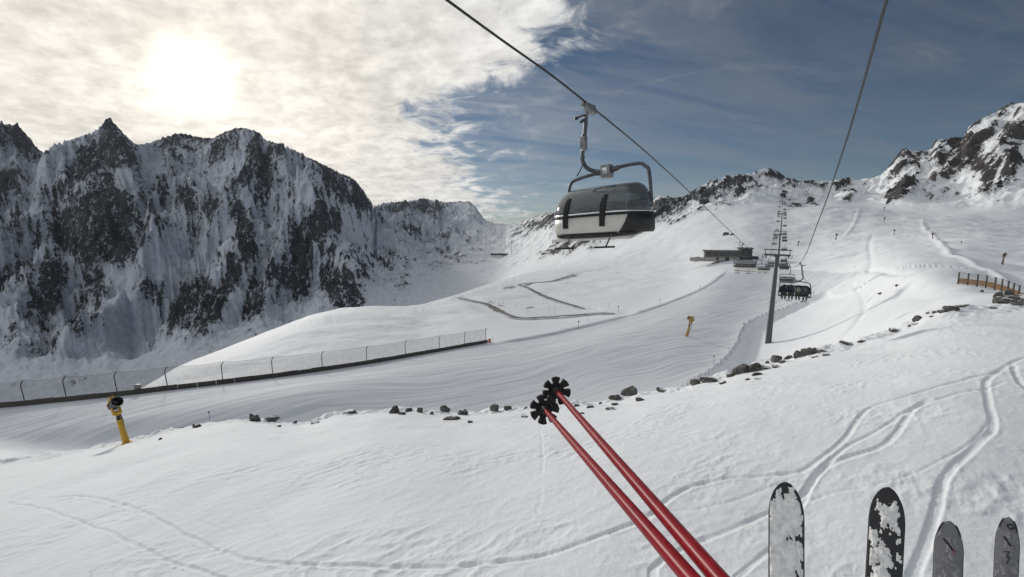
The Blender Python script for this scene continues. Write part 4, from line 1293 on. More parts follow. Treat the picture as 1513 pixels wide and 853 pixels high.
# distant chairs: same body, fewer parts
def make_far_chair():
    root = thing('chair', (0, 0, 0), '', '')
    m = MB(); m.box((0, 0, -.05), (.16, .6, .2)); m.tube(bend([(-.1, 0, -.1), (-.2, .02, -1.2), (-.2, .1, -1.6), (.35, CYB, -1.76)], 3), .07, 6)
    m.build('hanger_arm', M['galv_dark'], root)
    m = MB(); m.tube(bend([(CX - 1.36, CYB, -3.4), (CX - 1.36, CYB, -2.5), (CX - 1.2, CYB, -1.85), (CX, CYB, -1.76), (CX + 1.2, CYB, -1.85), (CX + 1.36, CYB, -2.5), (CX + 1.36, CYB, -3.4)], 4), .07, 6)
    m.build('frame', M['galv_dark'], root)
    rows = []
    for t in np.linspace(0, 1, 6):
        z = -2.26 - 0.80 * (1 - math.cos(t * math.pi / 2)) ** 0.85
        yf = 0.16 - 0.95 * math.sin(t * math.pi / 2) ** 0.9
        hx = 0.92 + 0.52 * math.sin(t * math.pi / 2) ** 0.75
        r = []
        for k in range(13):
            a = math.pi * k / 12; c_, s_ = math.cos(a), math.sin(a)
            r.append(Vector((CX - hx * math.copysign(abs(c_) ** .667, c_), .24 + (yf - .24) * abs(s_) ** .667, z)))
        rows.append(r)
    m = MB(); m.grid(rows); bb = m.build('bubble', M['bubble'], root, angle=80)
    lo = []
    for z, yf, hx in [(-3.10, -.765, 1.40), (-3.56, -.6, 1.31), (-3.66, -.5, 1.22)]:
        r = []
        for k in range(13):
            a = math.pi * k / 12; c_, s_ = math.cos(a), math.sin(a)
            r.append(Vector((CX - hx * math.copysign(abs(c_) ** .667, c_), .24 + (yf - .24) * abs(s_) ** .667, z)))
        lo.append(r)
    m = MB(); m.grid(lo); ls = m.build('lower_shell', M['shell'], root, angle=60); solidify(ls, .04)
    m = MB(); m.tube([p + Vector((0, 0, -.02)) for p in lo[0]], .05, 6); m.tube(lo[2], .05, 6); m.build('seal', M['rubber'], ls)
    m = MB(); m.box((CX, 0, -3.28), (2.6, .55, .14)); m.box((CX, CYB - .02, -2.94), (2.6, .1, .46)); m.build('seat', M['pad'], root)
    for x in (CX - .78, CX + .52):
        m = MB(); m.tube([(x + .1, -.58, -3.6), (x, -.66, -3.95)], .03, 5); m.box((x, -.66, -3.97), (.62, .09, .06)); m.build('footrest', M['rubber'], root)
    return root
far_proto = make_far_chair()
down_ds = [64, 118, 170] + list(range(212, 630, 37))
up_ds = [100, 149] + list(range(190, 620, 37))
DN = {64: 'pale shelled empty chair in front of the flat roofed building, nearest of the row', 118: 'small empty chair just right of and behind the chair before the building',
      170: 'tiny empty chair hanging close to the left of the first lift tower'}
UPN = {100: 'dark chair hanging directly behind the one with four riders', 149: 'dark chair hanging under the right end of the first tower crossarm'}
ORD = ['first', 'second', 'third', 'fourth', 'fifth', 'sixth', 'seventh', 'eighth', 'ninth', 'tenth', 'eleventh', 'twelfth', 'thirteenth', 'fourteenth', 'fifteenth']
first = True; nk = 0
for d in down_ds:
    if d not in DN: nk += 1
    place_chair(far_proto, RL, d, False, DN.get(d) or 'tiny distant empty chair, %s up the left cable counted from beyond the nearest tower' % ORD[nk - 1], 'chairlift chairs' if d in DN else 'far chairs coming down the left cable', 0, first); first = False
nk = 0
for d in up_ds:
    if d not in UPN: nk += 1
    place_chair(far_proto, RR, d, True, UPN.get(d) or 'tiny distant chair, %s up the right cable counted from beyond the nearest tower' % ORD[nk - 1], 'chairlift chairs' if d in UPN else 'far chairs going up the right cable')

# ------------------------------------------------------------------ people on the lift, seated, seen from behind
def skin_mesh(name, joints, edges, mat, parent, sub=1):
    me = bpy.data.meshes.new(name)
    me.from_pydata([j[0] for j in joints], edges, [])
    o = bpy.data.objects.new(name, me); COL.objects.link(o)
    md = o.modifiers.new('skin', 'SKIN'); md.use_smooth_shade = True
    for i, j in enumerate(joints):
        sv = me.skin_vertices[0].data[i]
        r = j[1]; sv.radius = r if isinstance(r, tuple) else (r, r)
        sv.use_root = (i == 0)
    if sub:
        s = o.modifiers.new('sub', 'SUBSURF'); s.levels = sub; s.render_levels = sub
    dg = bpy.context.evaluated_depsgraph_get()
    me2 = bpy.data.meshes.new_from_object(o.evaluated_get(dg))
    bpy.data.objects.remove(o)
    me2.materials.clear(); me2.materials.append(mat); me2.name = name
    o2 = bpy.data.objects.new(name, me2); COL.objects.link(o2)
    if parent is not None: o2.parent = parent
    return o2

def make_person(jacket, lean=0.0, headturn=0.0):
    """seated rider, origin on the seat, facing -y"""
    root = thing('person', (0, 0, 0), '', '')
    J = [((0, 0.05, .10), (.15, .12)), ((0, .07, .30), (.13, .11)), ((0, .06, .48), (.15, .11)), ((0, .04, .58), (.13, .09)), ((0, .02, .65), .06), ((0, .0, .72), (.085, .10)), ((0, -.01, .82), (.085, .10)), ((0, 0, .88), .05),
         ((.18, .05, .53), .07), ((.23, -.02, .28), .055), ((.20, -.25, .16), .045), ((.17, -.33, .17), .04),
         ((-.18, .05, .53), .07), ((-.23, -.02, .28), .055), ((-.20, -.25, .16), .045), ((-.17, -.33, .17), .04),
         ((.10, -.05, .08), .11), ((.13, -.45, .07), .085), ((.13, -.48, -.15), .075), ((.13, -.46, -.42), .07), ((.13, -.62, -.50), .05),
         ((-.10, -.05, .08), .11), ((-.13, -.45, .07), .085), ((-.13, -.48, -.15), .075), ((-.13, -.46, -.42), .07), ((-.13, -.62, -.50), .05)]
    E = [(0, 1), (1, 2), (2, 3), (3, 4), (4, 5), (5, 6), (6, 7), (3, 8), (8, 9), (9, 10), (10, 11), (3, 12), (12, 13), (13, 14), (14, 15), (0, 16), (16, 17), (17, 18), (18, 19), (19, 20), (0, 21), (21, 22), (22, 23), (23, 24), (24, 25)]
    skin_mesh('body', J, E, jacket, root)
    # helmet
    bm = bmesh.new(); bmesh.ops.create_icosphere(bm, subdivisions=2, radius=.135)
    for v in bm.verts:
        v.co = Vector((v.co.x * .95, v.co.y * 1.12, v.co.z * (1.0 if v.co.z > 0 else .6))) + Vector((0, 0, .80))
    me = bpy.data.meshes.new('helmet'); bm.to_mesh(me); bm.free(); me.materials.append(M['helmet'])
    me.polygons.foreach_set('use_smooth', [True] * len(me.polygons))
    h = bpy.data.objects.new('helmet', me); COL.objects.link(h); h.parent = root
    # trousers over the legs
    for sx in (.13, -.13):
        m = MB(); m.tube([(sx * .8, .02, .08), (sx, -.25, .085), (sx, -.47, .06), (sx, -.49, -.12), (sx, -.47, -.30)], [.125, .108, .105, .092, .088], 10); m.build('trouser_leg', M['trousers'], root)
        m = MB(); m.tube([(sx, -.47, -.24), (sx, -.47, -.44), (sx, -.48, -.52)], [.085, .09, .08], 10); m.box((sx, -.56, -.53), (.12, .32, .11), bev=.03); m.build('ski_boot', M['boots'], root)
        m = MB()
        rws = []
        for y, z, w in [(-1.30, -.52, .03), (-1.24, -.56, .055), (-1.1, -.595, .06), (-.6, -.60, .045), (0.1, -.60, .055), (.16, -.59, .04)]:
            rws.append([Vector((sx - w, y, z)), Vector((sx + w, y, z)), Vector((sx + w, y, z + .018)), Vector((sx - w, y, z + .018))])
        m.grid(rws, close=True); m.build('ski', M['black'], root)
    return root
seat_xf = occ_chair
bpy.context.view_layer.update()
PEOPLE = [(-1.5, 'jacket_grey', 'rider in grey jacket at the right end of the occupied chair'),
          (-.5, 'jacket_olive', 'rider in pale jacket second from the right on the occupied chair'),
          (.5, 'jacket_navy', 'rider in dark navy jacket second from the left on the occupied chair'),
          (1.5, 'jacket_black', 'rider in black jacket at the left end of the occupied chair')]
for k, jk, lab in PEOPLE:
    pr = make_person(M[jk])
    mw = occ_chair.matrix_world
    pr.location = mw @ Vector((CX + k * .62, -0.05, -3.18))
    pr.rotation_euler = (0, 0, occ_chair.rotation_euler.z)
    tag(pr, lab, 'person', 'riders on the occupied chair')

# ------------------------------------------------------------------ lift towers
def make_tower(height, r0, r1, arm, detail=True):
    root = thing('lift_tower', (0, 0, 0), '', '')
    m = MB(); n = 12
    m.tube([(0, 0, -2.5)] + [(0, 0, height * t) for t in (0, .25, .5, .75, 1.0)], [r0 * 1.02] + [r0 + (r1 - r0) * t for t in (0, .25, .5, .75, 1.0)], 18)
    for t in (.33, .66): m.tube([(0, 0, height * t - .06), (0, 0, height * t + .06)], (r0 + (r1 - r0) * t) * 1.10, 18)
    m.build('tower_shaft', M['galv_dark'], root)
    m = MB(); m.box((0, 0, height + .25), (arm * 2, .7, .6), bev=.05); m.box((0, 0, height - .2), (1.6, .8, .5), bev=.05); m.build('crossarm', M['galv_dark'], root)
    m = MB()
    for sx in (-1, 1): m.box((sx * arm * .92, 0, height + 1.15), (.22, .3, 1.5))
    m.box((0, 0, height + 1.9), (arm * 2.1, .36, .32)); m.build('lifting_frame', M['galv_dark'], root)
    for sx in (-1, 1):
        m = MB(); x = sx * 3.1
        m.box((x, 0, height - .25), (.25, 7.0, .34), bev=.04)
        for k in range(8):
            y = -3.2 + k * 6.4 / 7
            m.tube([(x - .07, y, height - .62), (x + .07, y, height - .62)], .30, 14)
        m.box((x, 0, height + .02), (.5, 1.2, .4))
        m.build('sheave_assembly', M['galv_dark'], root)
        m = MB(); m.box((x + sx * .7, 0, height - .62), (.7, 7.2, .05))
        for k in range(4): m.box((x + sx * 1.02, -3.4 + k * 2.27, height - .1), (.05, .05, 1.0))
        m.box((x + sx * 1.02, 0, height + .4), (.05, 7.0, .05)); m.build('walkway', M['galv_dark'], root)
    m = MB()
    for sx in (-.2, .2): m.tube([(sx, -r0 - .18, .8), (sx, -r1 - .22, height)], .03, 5)
    k = 1.0
    while k < height:
        yk = -(r0 + (r1 - r0) * k / height) - .2
        m.box((0, yk, k), (.4, .03, .03)); k += .6
    m.build('ladder', M['galv_dark'], root)
    return root
tb = hit(1135, 507, r_min=100)
top1 = P(1148, 382, 150)
hgt = top1.z - tb.z + .9
tw = make_tower(hgt, .95, .50, 3.7)
tw.location = tb
tilt = math.atan2((top1 - tb).dot(Vector((.868, -.497, 0))), hgt)
fwd_t = math.atan2((top1 - tb).dot(Vector((.497, .868, 0))), hgt)
tw.rotation_euler = Matrix.Rotation(-LIFT_AZ, 3, 'Z').to_euler()
dirv = (top1 - tb).normalized()
zq = Vector((0, 0, 1)).rotation_difference(dirv)
tw.rotation_mode = 'QUATERNION'
tw.rotation_quaternion = zq @ Matrix.Rotation(-LIFT_AZ, 3, 'Z').to_quaternion()
tag(tw, 'tall nearest grey lift tower standing in the shaded hollow beside the piste', 'lift tower', 'chairlift towers')
def far_tower(px, py, d, label):
    top = P(px, py, d)
    gz = ground_z(top.x, top.y)
    h = max(top.z - gz + .9, 8)
    t2 = make_tower(h, .6, .4, 3.7)
    t2.location = (top.x, top.y, top.z + .9 - h)
    t2.rotation_euler = (0, 0, -LIFT_AZ)
    tag(t2, label, 'lift tower', 'chairlift towers')
far_tower(*TOWER_FAR[0], 'second lift tower up the slope, rising just above the crossarm of the nearest one')
far_tower(*TOWER_FAR[1], 'small far lift tower halfway up the snow slope in line with the cable')
far_tower(*TOWER_FAR[2], 'tiny topmost lift tower below the rocky summit where the cable ends')

# ------------------------------------------------------------------ board wall and safety fence along the piste
wall_pts = [hit(px, py - 0.5, r_min=60) for px, py, d in L_WALL]
wl_a, wl_r, wl_z = np.array([math.atan2(*((P(px, py, d)).to_2d())) for px, py, d in L_WALL]), KR[5], KZ[5]
def wall_at(px):
    az = math.atan((px - 756.5) / F / (CP + (426.5 - 560) / F * SP))
    r = float(np.interp(az, az_all, KR[5])); 
    x, y = r * math.sin(az), r * math.cos(az)
    return Vector((x, y, ground_z(x, y)))
wp = [wall_at(px) for px in np.linspace(-150, 721, 260)]
acc = [0]
for a, b_ in zip(wp, wp[1:]): acc.append(acc[-1] + (b_ - a).length)
def wall_s(s):
    i = int(np.clip(np.searchsorted(acc, s) - 1, 0, len(wp) - 2))
    return wp[i].lerp(wp[i + 1], (s - acc[i]) / (acc[i + 1] - acc[i]))
wall = thing('board_wall', wall_s(acc[-1] * .6), 'low dark board wall running along the far edge of the piste', 'wall')
wbase = wall.location.copy()
n = int(acc[-1] / 3.2)
for i in range(n):
    s0, s1 = acc[-1] * i / n, acc[-1] * (i + 1) / n - 0.04
    a, b_ = wall_s(s0), wall_s(s1)
    t = (b_ - a); t2 = Vector((t.x, t.y, 0)).normalized(); nn = Vector((-t2.y, t2.x, 0)) * .09
    h = 1.02 + random.uniform(-.05, .06)
    m = MB()
    ring = []
    for p in (a, b_):
        lo = p - Vector((0, 0, .5)); hi = p + Vector((0, 0, h))
        ring.append([lo - nn, hi - nn, hi + nn, lo + nn])
    m.grid([[q - wbase for q in r] for r in ring], close=True)
    m.f.append((3, 2, 1, 0)); m.f.append((4, 5, 6, 7))
    m.build('board', M['wood'], wall, smooth=False)
fence = thing('safety_fence', wbase, 'tall safety fence of curved dark posts and fine netting above the board wall', 'fence')
post_px = [-120, -40, 30, 93, 170, 246, 329, 404, 478, 544, 601, 651, 688, 719]
posts = []
for px in post_px:
    b_ = wall_at(px); t = wall_at(px + 3) - wall_at(px - 3); t.z = 0; t.normalize()
    away = Vector((-t.y, t.x, 0))
    if away.y < 0: away = -away
    h = 4.7
    lean = -.10 if px < 300 else -.03
    side = Vector((1, 0, 0))
    pts = [b_ + away * .25 + Vector((0, 0, -.5)), b_ + away * .25 + Vector((0, 0, 1)), b_ + away * .22 + side * lean * 2.6 + Vector((0, 0, 3.5)), b_ + away * .25 + side * (lean * 3.2 + .12) + Vector((0, 0, 4.1)), b_ + away * .3 + side * (lean * 3.4 + .55) + Vector((0, 0, h))]
    pts = smooth_poly([p - wbase for p in pts], 4)
    m = MB(); m.tube(pts, .085, 6)
    m.build('post', M['post'], fence)
    posts.append(pts)
for A, B in zip(posts, posts[1:]):
    rows = []
    for i in np.linspace(4, len(A) - 1, 6):
        i = int(round(i)); r = []
        for t in np.linspace(0, 1, 7):
            p = A[i].lerp(B[i], t)
            r.append(p - Vector((0, 0, 0.22 * 4 * t * (1 - t) * (i / (len(A) - 1)))))
        rows.append(r)
    m = MB(); m.grid(rows); m.build('net_panel', M['net'], fence)
    m = MB(); m.tube(rows[-1], .018, 4); m.build('top_wire', M['post'], fence)
e = wall_at(722)
pad = thing('padding_block', e, 'small orange padding block closing the right end of the board wall', 'padding')
m = MB(); m.box((0.35, 0, .55), (.8, .7, 1.3), bev=.15); m.build('cushion', M['orange'], pad)
m = MB(); m.tube([(1.35, 0, -.2), (1.35, 0, 2.0)], .05, 6); m.build('pole', M['chrome'], pad)
e = wall_at(192)
cab = thing('utility_cabinet', e + Vector((.3, 1.2, 0)), 'small grey cabinet behind the board wall near the left snow gun', 'cabinet')
m = MB(); m.box((0, 0, .8), (.9, .7, 1.5), bev=.05); m.build('housing', M['concrete'], cab)
m = MB(); m.box((0, 0, 1.6), (1.02, .82, .1), bev=.03); m.build('lid', M['galv_dark'], cab)

# ------------------------------------------------------------------ snow guns
def make_gun(mat):
    root = thing('snow_gun', (0, 0, 0), '', '')
    m = MB(); m.tube([(0, 0, -.6), (0, 0, 0), (0, 0, 2.45)], [.29, .29, .22], 14); m.tube([(0, 0, 0.02), (0, 0, .14)], .42, 14); m.build('mast', mat, root)
    m = MB(); m.box((0, .26, 1.2), (.18, .10, .5), bev=.02); m.build('control_box', M['galv_dark'], root)
    m = MB(); m.tube([(0, 0, 2.42), (0, 0, 2.95)], [.17, .15], 12); m.tube([(0, 0, 2.52), (0, 0, 2.62)], .24, 12); m.build('slewing_ring', M['black'], root)
    m = MB(); m.box((0, .02, 3.12), (.50, .50, .42), bev=.08); m.box((-.30, .02, 3.40), (.12, .34, .85), bev=.04); m.box((.30, .02, 3.40), (.12, .34, .85), bev=.04); m.build('fork', mat, root)
    # fan drum along -y, tilted up
    piv = Vector((0, .0, 3.95)); rt = Matrix.Rotation(R(-24), 3, 'X')
    def T(p): return rt @ Vector(p) + piv
    m = MB(); prof = [(.62, .30), (.52, .40), (.25, .43), (-.15, .43), (-.45, .46), (-.72, .52), (-.78, .50), (-.70, .44), (-.2, .38), (.25, .36)]
    rows = [[T((math.cos(a) * r, y, math.sin(a) * r)) for a in np.linspace(0, 2 * math.pi, 24, endpoint=False)] for y, r in prof]
    m.grid(rows, close=True); dr = m.build('fan_drum', M['black'], root, angle=50)
    m = MB(); m.tube([T((0, .30, 0)), T((0, -.25, 0)), T((0, -.50, 0))], [.20, .19, .08], 14); m.build('fan_hub', M['alu'], dr)
    m = MB()
    for k in range(7):
        a = k * 2 * math.pi / 7; c, s = math.cos(a), math.sin(a)
        m.grid([[T((c * r - s * w, y0, s * r + c * w)), T((c * r + s * w, y1, s * r - c * w))] for r, w, y0, y1 in ((.18, .06, -.02, .10), (.36, .10, .0, .12))])
    m.build('fan_blade', M['galv_dark'], dr)
    m = MB()
    for k in range(18):
        a = k * 2 * math.pi / 18
        p = T((math.cos(a) * .505, -.76, math.sin(a) * .505)); q = T((math.cos(a) * .46, -.86, math.sin(a) * .46)); m.tube([p, q], .022, 5)
    m.build('nozzle_ring', M['chrome'], dr)
    m = MB(); rows = []
    for y in (-.55, -.2, .2, .58, .74):
        r = .52 if y < .5 else (.48 if y < .7 else .26)
        rows.append([T((math.cos(a) * r, y, math.sin(a) * r)) for a in np.linspace(R(28), R(152), 11)])
    m.grid(rows); hd = m.build('hood', mat, root); solidify(hd, .05)
    m = MB(); m.box(T((0, .1, .72)), (.34, .8, .18), rt, bev=.05); m.build('top_box', mat, root)
    m = MB(); m.tube(bend([(.22, .2, .3), (.32, .3, 1.4), (.34, .30, 2.6), (.2, .42, 3.5), (0, .55, 3.9)]), .05, 6); m.build('hose', M['rubber'], root)
    return root
gun = make_gun(M['yellow'])
GUN_H = 4.85
def put_gun(src, px, py, hpx, yaw, lean, label, r_min, first=False):
    o = src if first else copy_tree(src)
    b_ = hit(px, py, r_min=r_min)
    dep = b_.y * CP - b_.z * SP
    s = hpx * dep / F / GUN_H
    o.location = b_ - Vector((0, 0, .05))
    o.scale = (s, s, s)
    o.rotation_mode = 'XYZ'
    o.rotation_euler = (Matrix.Rotation(R(lean), 3, 'Y') @ Matrix.Rotation(R(yaw), 3, 'Z')).to_euler()
    return tag(o, label, 'snow gun', 'snow guns beside the pistes')
put_gun(gun, 187, 655, 75, 62, -11, 'yellow snow gun with black drum on the snow crest at far left', 6, True)
gun2 = make_gun(M['ochre'])
for ch in gun2.children:
    if ch.name.startswith('fan_drum'): ch.data.materials[0] = M['ochre']
put_gun(gun2, 1014, 497, 32, -72, 13, 'yellow snow gun leaning beside the middle of the groomed piste', 100, True)
dark_gun = make_gun(M['timber'])
FG = [(1481, 391, 18, 120, 6, 'dark snow gun standing on the right slope above the timber fence'), (1378, 353, 9, 60, -6, 'small reddish snow gun beside the curved snow bank at right'),
      (1321, 347, 8, 30, 0, 'small dark snow gun on the pale slope left of the curved bank'), (1306, 329, 8, 0, 0, 'lower one of two small snow guns under the right crest'), (1306, 313, 7, 0, 0, 'upper one of two small snow guns at the foot of the right crest'),
      (1235, 355, 10, 90, 4, 'small snow gun just right of the rising lift cable'), (1179, 364, 8, 90, 6, 'small snow gun between the second lift tower and the right cable'), (1420, 361, 5, 0, 0, 'tiny dark snow gun in the middle of the right slope')]
for i, (px, py, hp, yw, ln, lab) in enumerate(FG):
    put_gun(dark_gun, px, py, hp, yw, ln, lab, 100, i == 0)

# ------------------------------------------------------------------ marker poles
def make_marker():
    root = thing('marker_pole', (0, 0, 0), '', '')
    m = MB(); m.tube([(0, 0, -.4), (0, 0, 1.75)], .035, 6); m.build('stick', M['post'], root)
    m = MB(); m.tube([(0, -.02, 1.66), (0, .02, 1.66)], .16, 14); m.tube([(0, 0, 1.50), (0, 0, 1.84)], .07, 8); m.build('disc', M['black'], root)
    return root
MK = [(310, 623, 16, 'marker pole on the crest between the left snow gun and the boulders', 6), (1099, 489, 12, 'marker pole on the lit piste edge left of the lift tower', 70), (1055, 537, 12, 'marker pole low on the piste edge above the dark boulders', 70),
      (1034, 429, 7, 'marker pole on the bank right of the mid piste snow gun', 90), (975, 450, 8, 'marker pole halfway along the piste bank', 90), (914, 463, 11, 'marker pole at the end of the lower gravel road', 90), (855, 487, 13, 'marker pole at the left end of the piste bank', 90),
      (1202, 440, 9, 'marker pole right of the occupied chair', 70), (1146, 454, 7, 'marker pole just left of the occupied chair', 70), (929, 585, 9, 'short marker pole on top of the flat boulder', 6),
      (1263, 398, 5, 'thin marker pole on the slope right of the lift line', 80), (1320, 378, 3, 'tiny marker pole on the right slope', 80)]
marker = make_marker()
for i, (px, py, hp, lab, rm) in enumerate(MK):
    o = marker if i == 0 else copy_tree(marker)
    b_ = hit(px, py, r_min=rm); dep = b_.y * CP - b_.z * SP
    s = hp * dep / F / 1.84
    o.location = b_; o.scale = (s,) * 3; o.rotation_euler = (0, R(random.uniform(-6, 3)), 0)
    tag(o, lab, 'marker pole', 'marker poles beside the piste')
stick0 = None
SK = [(715, 447, 8), (723, 448, 7), (744, 449, 7), (762, 456, 8), (811, 463, 9), (819, 464, 11), (807, 437, 7), (871, 458, 9), (879, 462, 8), (889, 456, 8), (899, 454, 7), (869, 476, 7), (700, 438, 5), (838, 420, 5), (803, 452, 6), (780, 462, 7)]
for i, (px, py, hp) in enumerate(SK):
    b_ = hit(px, py, r_min=120); dep = b_.y * CP - b_.z * SP
    if stick0 is None:
        m = MB(); m.tube([(0, 0, -.5), (0, 0, 1)], [.022, .018], 6); stick0 = o = m.build('snow_stake', M['post'])
    else:
        o = stick0.copy(); COL.objects.link(o)
    s = hp * dep / F
    o.location = b_; o.scale = (2.2, 2.2, s)
    rank = sorted(q[0] for q in SK).index(px)
    tag(o, 'thin bare snow stake beside the gravel road, %s from the left' % (['leftmost, first', 'second', 'third', 'fourth', 'fifth', 'sixth', 'seventh', 'eighth', 'ninth', 'tenth', 'eleventh', 'twelfth', 'thirteenth', 'fourteenth', 'fifteenth', 'sixteenth and last'][rank]), 'snow stake', 'snow stakes along the gravel road')

# ------------------------------------------------------------------ boulders
def rock_mesh(seed, flat=1.0):
    r = random.Random(seed)
    bm = bmesh.new(); bmesh.ops.create_icosphere(bm, subdivisions=4, radius=1)
    planes = []
    for k in range(13):
        nv = Vector((r.gauss(0, 1), r.gauss(0, 1), r.gauss(0, .8))).normalized(); planes.append((nv, r.uniform(.52, .88)))
    off = Vector((r.uniform(0, 50), r.uniform(0, 50), r.uniform(0, 50)))
    for v in bm.verts:
        p = v.co.copy()
        for nv, dd in planes:
            q = p.dot(nv)
            if q > dd: p -= nv * (q - dd) * .93
        f = mnoise.fractal(p * 1.7 + off, 1.0, 2.0, 4) * .11 + mnoise.fractal(p * 5 + off, 1.0, 2.0, 3) * .035
        v.co = p * (1 + f)
    me = bpy.data.meshes.new('boulder'); bm.to_mesh(me); bm.free()
    me.polygons.foreach_set('use_smooth', [True] * len(me.polygons)); me.set_sharp_from_angle(angle=R(38))
    me.materials.append(M['rock'])
    return me
rock_meshes = [rock_mesh(s) for s in range(14)]
ROCKS = [
    (377, 623, 22, 10, 'low dark rock under the upright stub at the left of the crest', 6), (373, 615, 8, 13, 'upright dark rock stub on the left part of the crest', 6), (403, 612, 26, 6, 'snow capped ledge right of the upright rock stub', 6),
    (413, 631, 6, 3, 'tiny stone below the snow capped ledge', 6), (435, 626, 9, 5, 'small rock right of and below the snow capped ledge', 6), (466, 626, 15, 4, 'flat pair of stones between the ledge and the pointed rock', 6), (517, 611, 26, 5, 'long low rock midway between ledge and pointed snowy rock', 6),
    (583, 611, 18, 13, 'pointed rock mostly covered in snow, first of the central cluster', 6), (594, 613, 14, 5, 'dark stone at the foot of the pointed snowy rock', 6), (604, 609, 17, 9, 'rounded rock with snow on top right of the pointed one', 6), (621, 610, 14, 8, 'dark rock touching the rounded snowy rock', 6),
    (638, 613, 9, 5, 'small dark stone between two larger rocks of the central cluster', 6), (657, 609, 18, 11, 'blocky dark boulder in the middle of the central cluster', 6), (684, 613, 21, 8, 'wide low dark rock at the right of the central cluster', 6), (667, 621, 28, 4, 'long flat stone sliver below the blocky dark boulder', 6), (695, 625, 9, 4, 'small stone below the wide low dark rock', 6),
    (731, 607, 19, 10, 'rounded dark boulder left of the ski pole baskets', 6), (751, 606, 15, 7, 'smaller dark boulder just left of the ski pole baskets', 6), (776, 604, 8, 4, 'tiny stone touching the left ski pole basket', 6), (775, 617, 15, 5, 'flat stone sliver below left of the ski pole baskets', 6),
    (931, 585, 30, 17, 'large flat topped boulder right of the ski poles', 6), (909, 590, 22, 8, 'low rock shoulder at the left of the flat topped boulder', 6), (977, 579, 15, 7, 'small rounded rock right of the flat topped boulder', 6), (888, 597, 9, 4, 'small stone left of the low rock shoulder', 6), (909, 599, 13, 4, 'flat stone below the low rock shoulder', 6), (902, 606, 21, 4, 'longest flat stone under the low rock shoulder', 6),
    (945, 593, 21, 5, 'slanted flat stone below the large flat topped boulder', 6), (852, 601, 14, 4, 'flat stone just right of the upper ski pole', 6), (872, 603, 12, 4, 'second flat stone right of the upper ski pole', 6), (860, 612, 9, 3, 'tiny stone by the shaft of the upper ski pole', 6),
    (1027, 569, 20, 9, 'first low rock of the row left of the big dark boulders', 6), (1048, 565, 30, 9, 'long low rock in the row left of the big dark boulders', 6), (1067, 568, 15, 7, 'small triangular rock below the long low rock', 6), (1080, 557, 16, 9, 'low rock at the left foot of the big dark boulders', 6), (1096, 552, 28, 18, 'biggest dark boulder on the crest, left one of a touching pair', 6), (1115, 549, 24, 16, 'big dark boulder with snow patches, right one of a touching pair', 6),
    (1130, 546, 19, 8, 'flat rock at the right foot of the big dark boulders', 6), (1119, 555, 20, 6, 'flat rock in front of the big dark boulders', 6), (1148, 533, 18, 12, 'pointed grey rock between the big boulders and the long ridge of rocks', 6), (1134, 535, 8, 4, 'tiny stone left of the pointed grey rock', 6), (1147, 544, 16, 5, 'flat stone below the pointed grey rock', 6), (1156, 537, 15, 5, 'flat stone touching the pointed grey rock on its right', 6),
    (1166, 531, 17, 6, 'first flat rock of the long ridge right of the pointed rock', 6), (1180, 528, 17, 10, 'dark rock second in the long ridge below the lift tower', 6), (1196, 525, 26, 12, 'longest dark rock in the ridge right of the lift tower', 6), (1212, 521, 20, 7, 'tapering rock at the right end of the long ridge', 6), (1203, 529, 13, 4, 'flat stone below the longest ridge rock', 6), (1221, 526, 15, 5, 'flat stone below the tapering rock', 6), (1120, 561, 10, 3, 'tiny stone in the snow below the big dark boulders', 6), (1105, 562, 9, 3, 'tiny flat stone left of another one below the big boulders', 6),
    (1252, 509, 22, 4, 'thin flat stone on the crest right of the long ridge', 6), (1274, 506, 14, 5, 'small dark stone on the crest right of the thin flat stone', 6), (1321, 490, 14, 6, 'lone dark rock on the crest between the thin stone and the hooded rock', 6), (1355, 474, 12, 10, 'hooked dark rock sheltering a snow hollow on the crest', 6), (1354, 480, 15, 3, 'flat stone below the hooked dark rock', 6), (1344, 483, 7, 3, 'tiny stone left below the hooked dark rock', 6),
    (1371, 464, 6, 3, 'tiny stone just left of the stepped rocks at right', 6), (1382, 463, 7, 4, 'small stone at the lower end of the stepped rocks', 6), (1394, 462, 17, 6, 'lower one of the stepped dark rocks at right', 6), (1406, 459, 19, 9, 'middle one of the stepped dark rocks at right', 6), (1419, 453, 13, 5, 'upper one of the stepped dark rocks at right', 6), (1428, 452, 8, 4, 'last small stone above the stepped dark rocks', 6), (1376, 469, 6, 3, 'tiny stone below the stepped rocks', 6),
    (1475, 440, 16, 11, 'mossy rock at the left of the outcrop under the timber fence', 50), (1484, 449, 26, 14, 'broad rock at the front of the outcrop under the timber fence', 50), (1497, 444, 20, 11, 'rock at the right of the outcrop under the timber fence', 50), (1503, 451, 18, 6, 'flat rock at the lower right of the fence outcrop', 40), (1467, 457, 12, 4, 'small flat rock at the left foot of the fence outcrop', 40), (1490, 436, 16, 9, 'rock tucked directly against the timber fence', 50), (1510, 447, 12, 7, 'rock at the right picture edge below the timber fence', 50),
    (1301, 435, 10, 3, 'lone stone in the snow bowl below the far end of the timber fence', 60), (1326, 423, 6, 3, 'tiny lone stone in the bowl below the white snow bank', 60), (1451, 432, 5, 4, 'tiny stone on the white snow under the timber fence', 60),
    (1073, 348, 9, 6, 'left one of two dark rocks on the snow above the flat roofed building', 200), (1081, 348, 7, 4, 'right one of two dark rocks on the snow above the flat roofed building', 200),
    (291, 632, 15, 7, 'dark rock left of the marker pole on the crest', 6), (270, 630, 7, 3, 'tiny stone left of the dark rock near the marker pole', 6), (237, 650, 7, 3, 'tiny stone on the crest right of the left snow gun', 6),
]
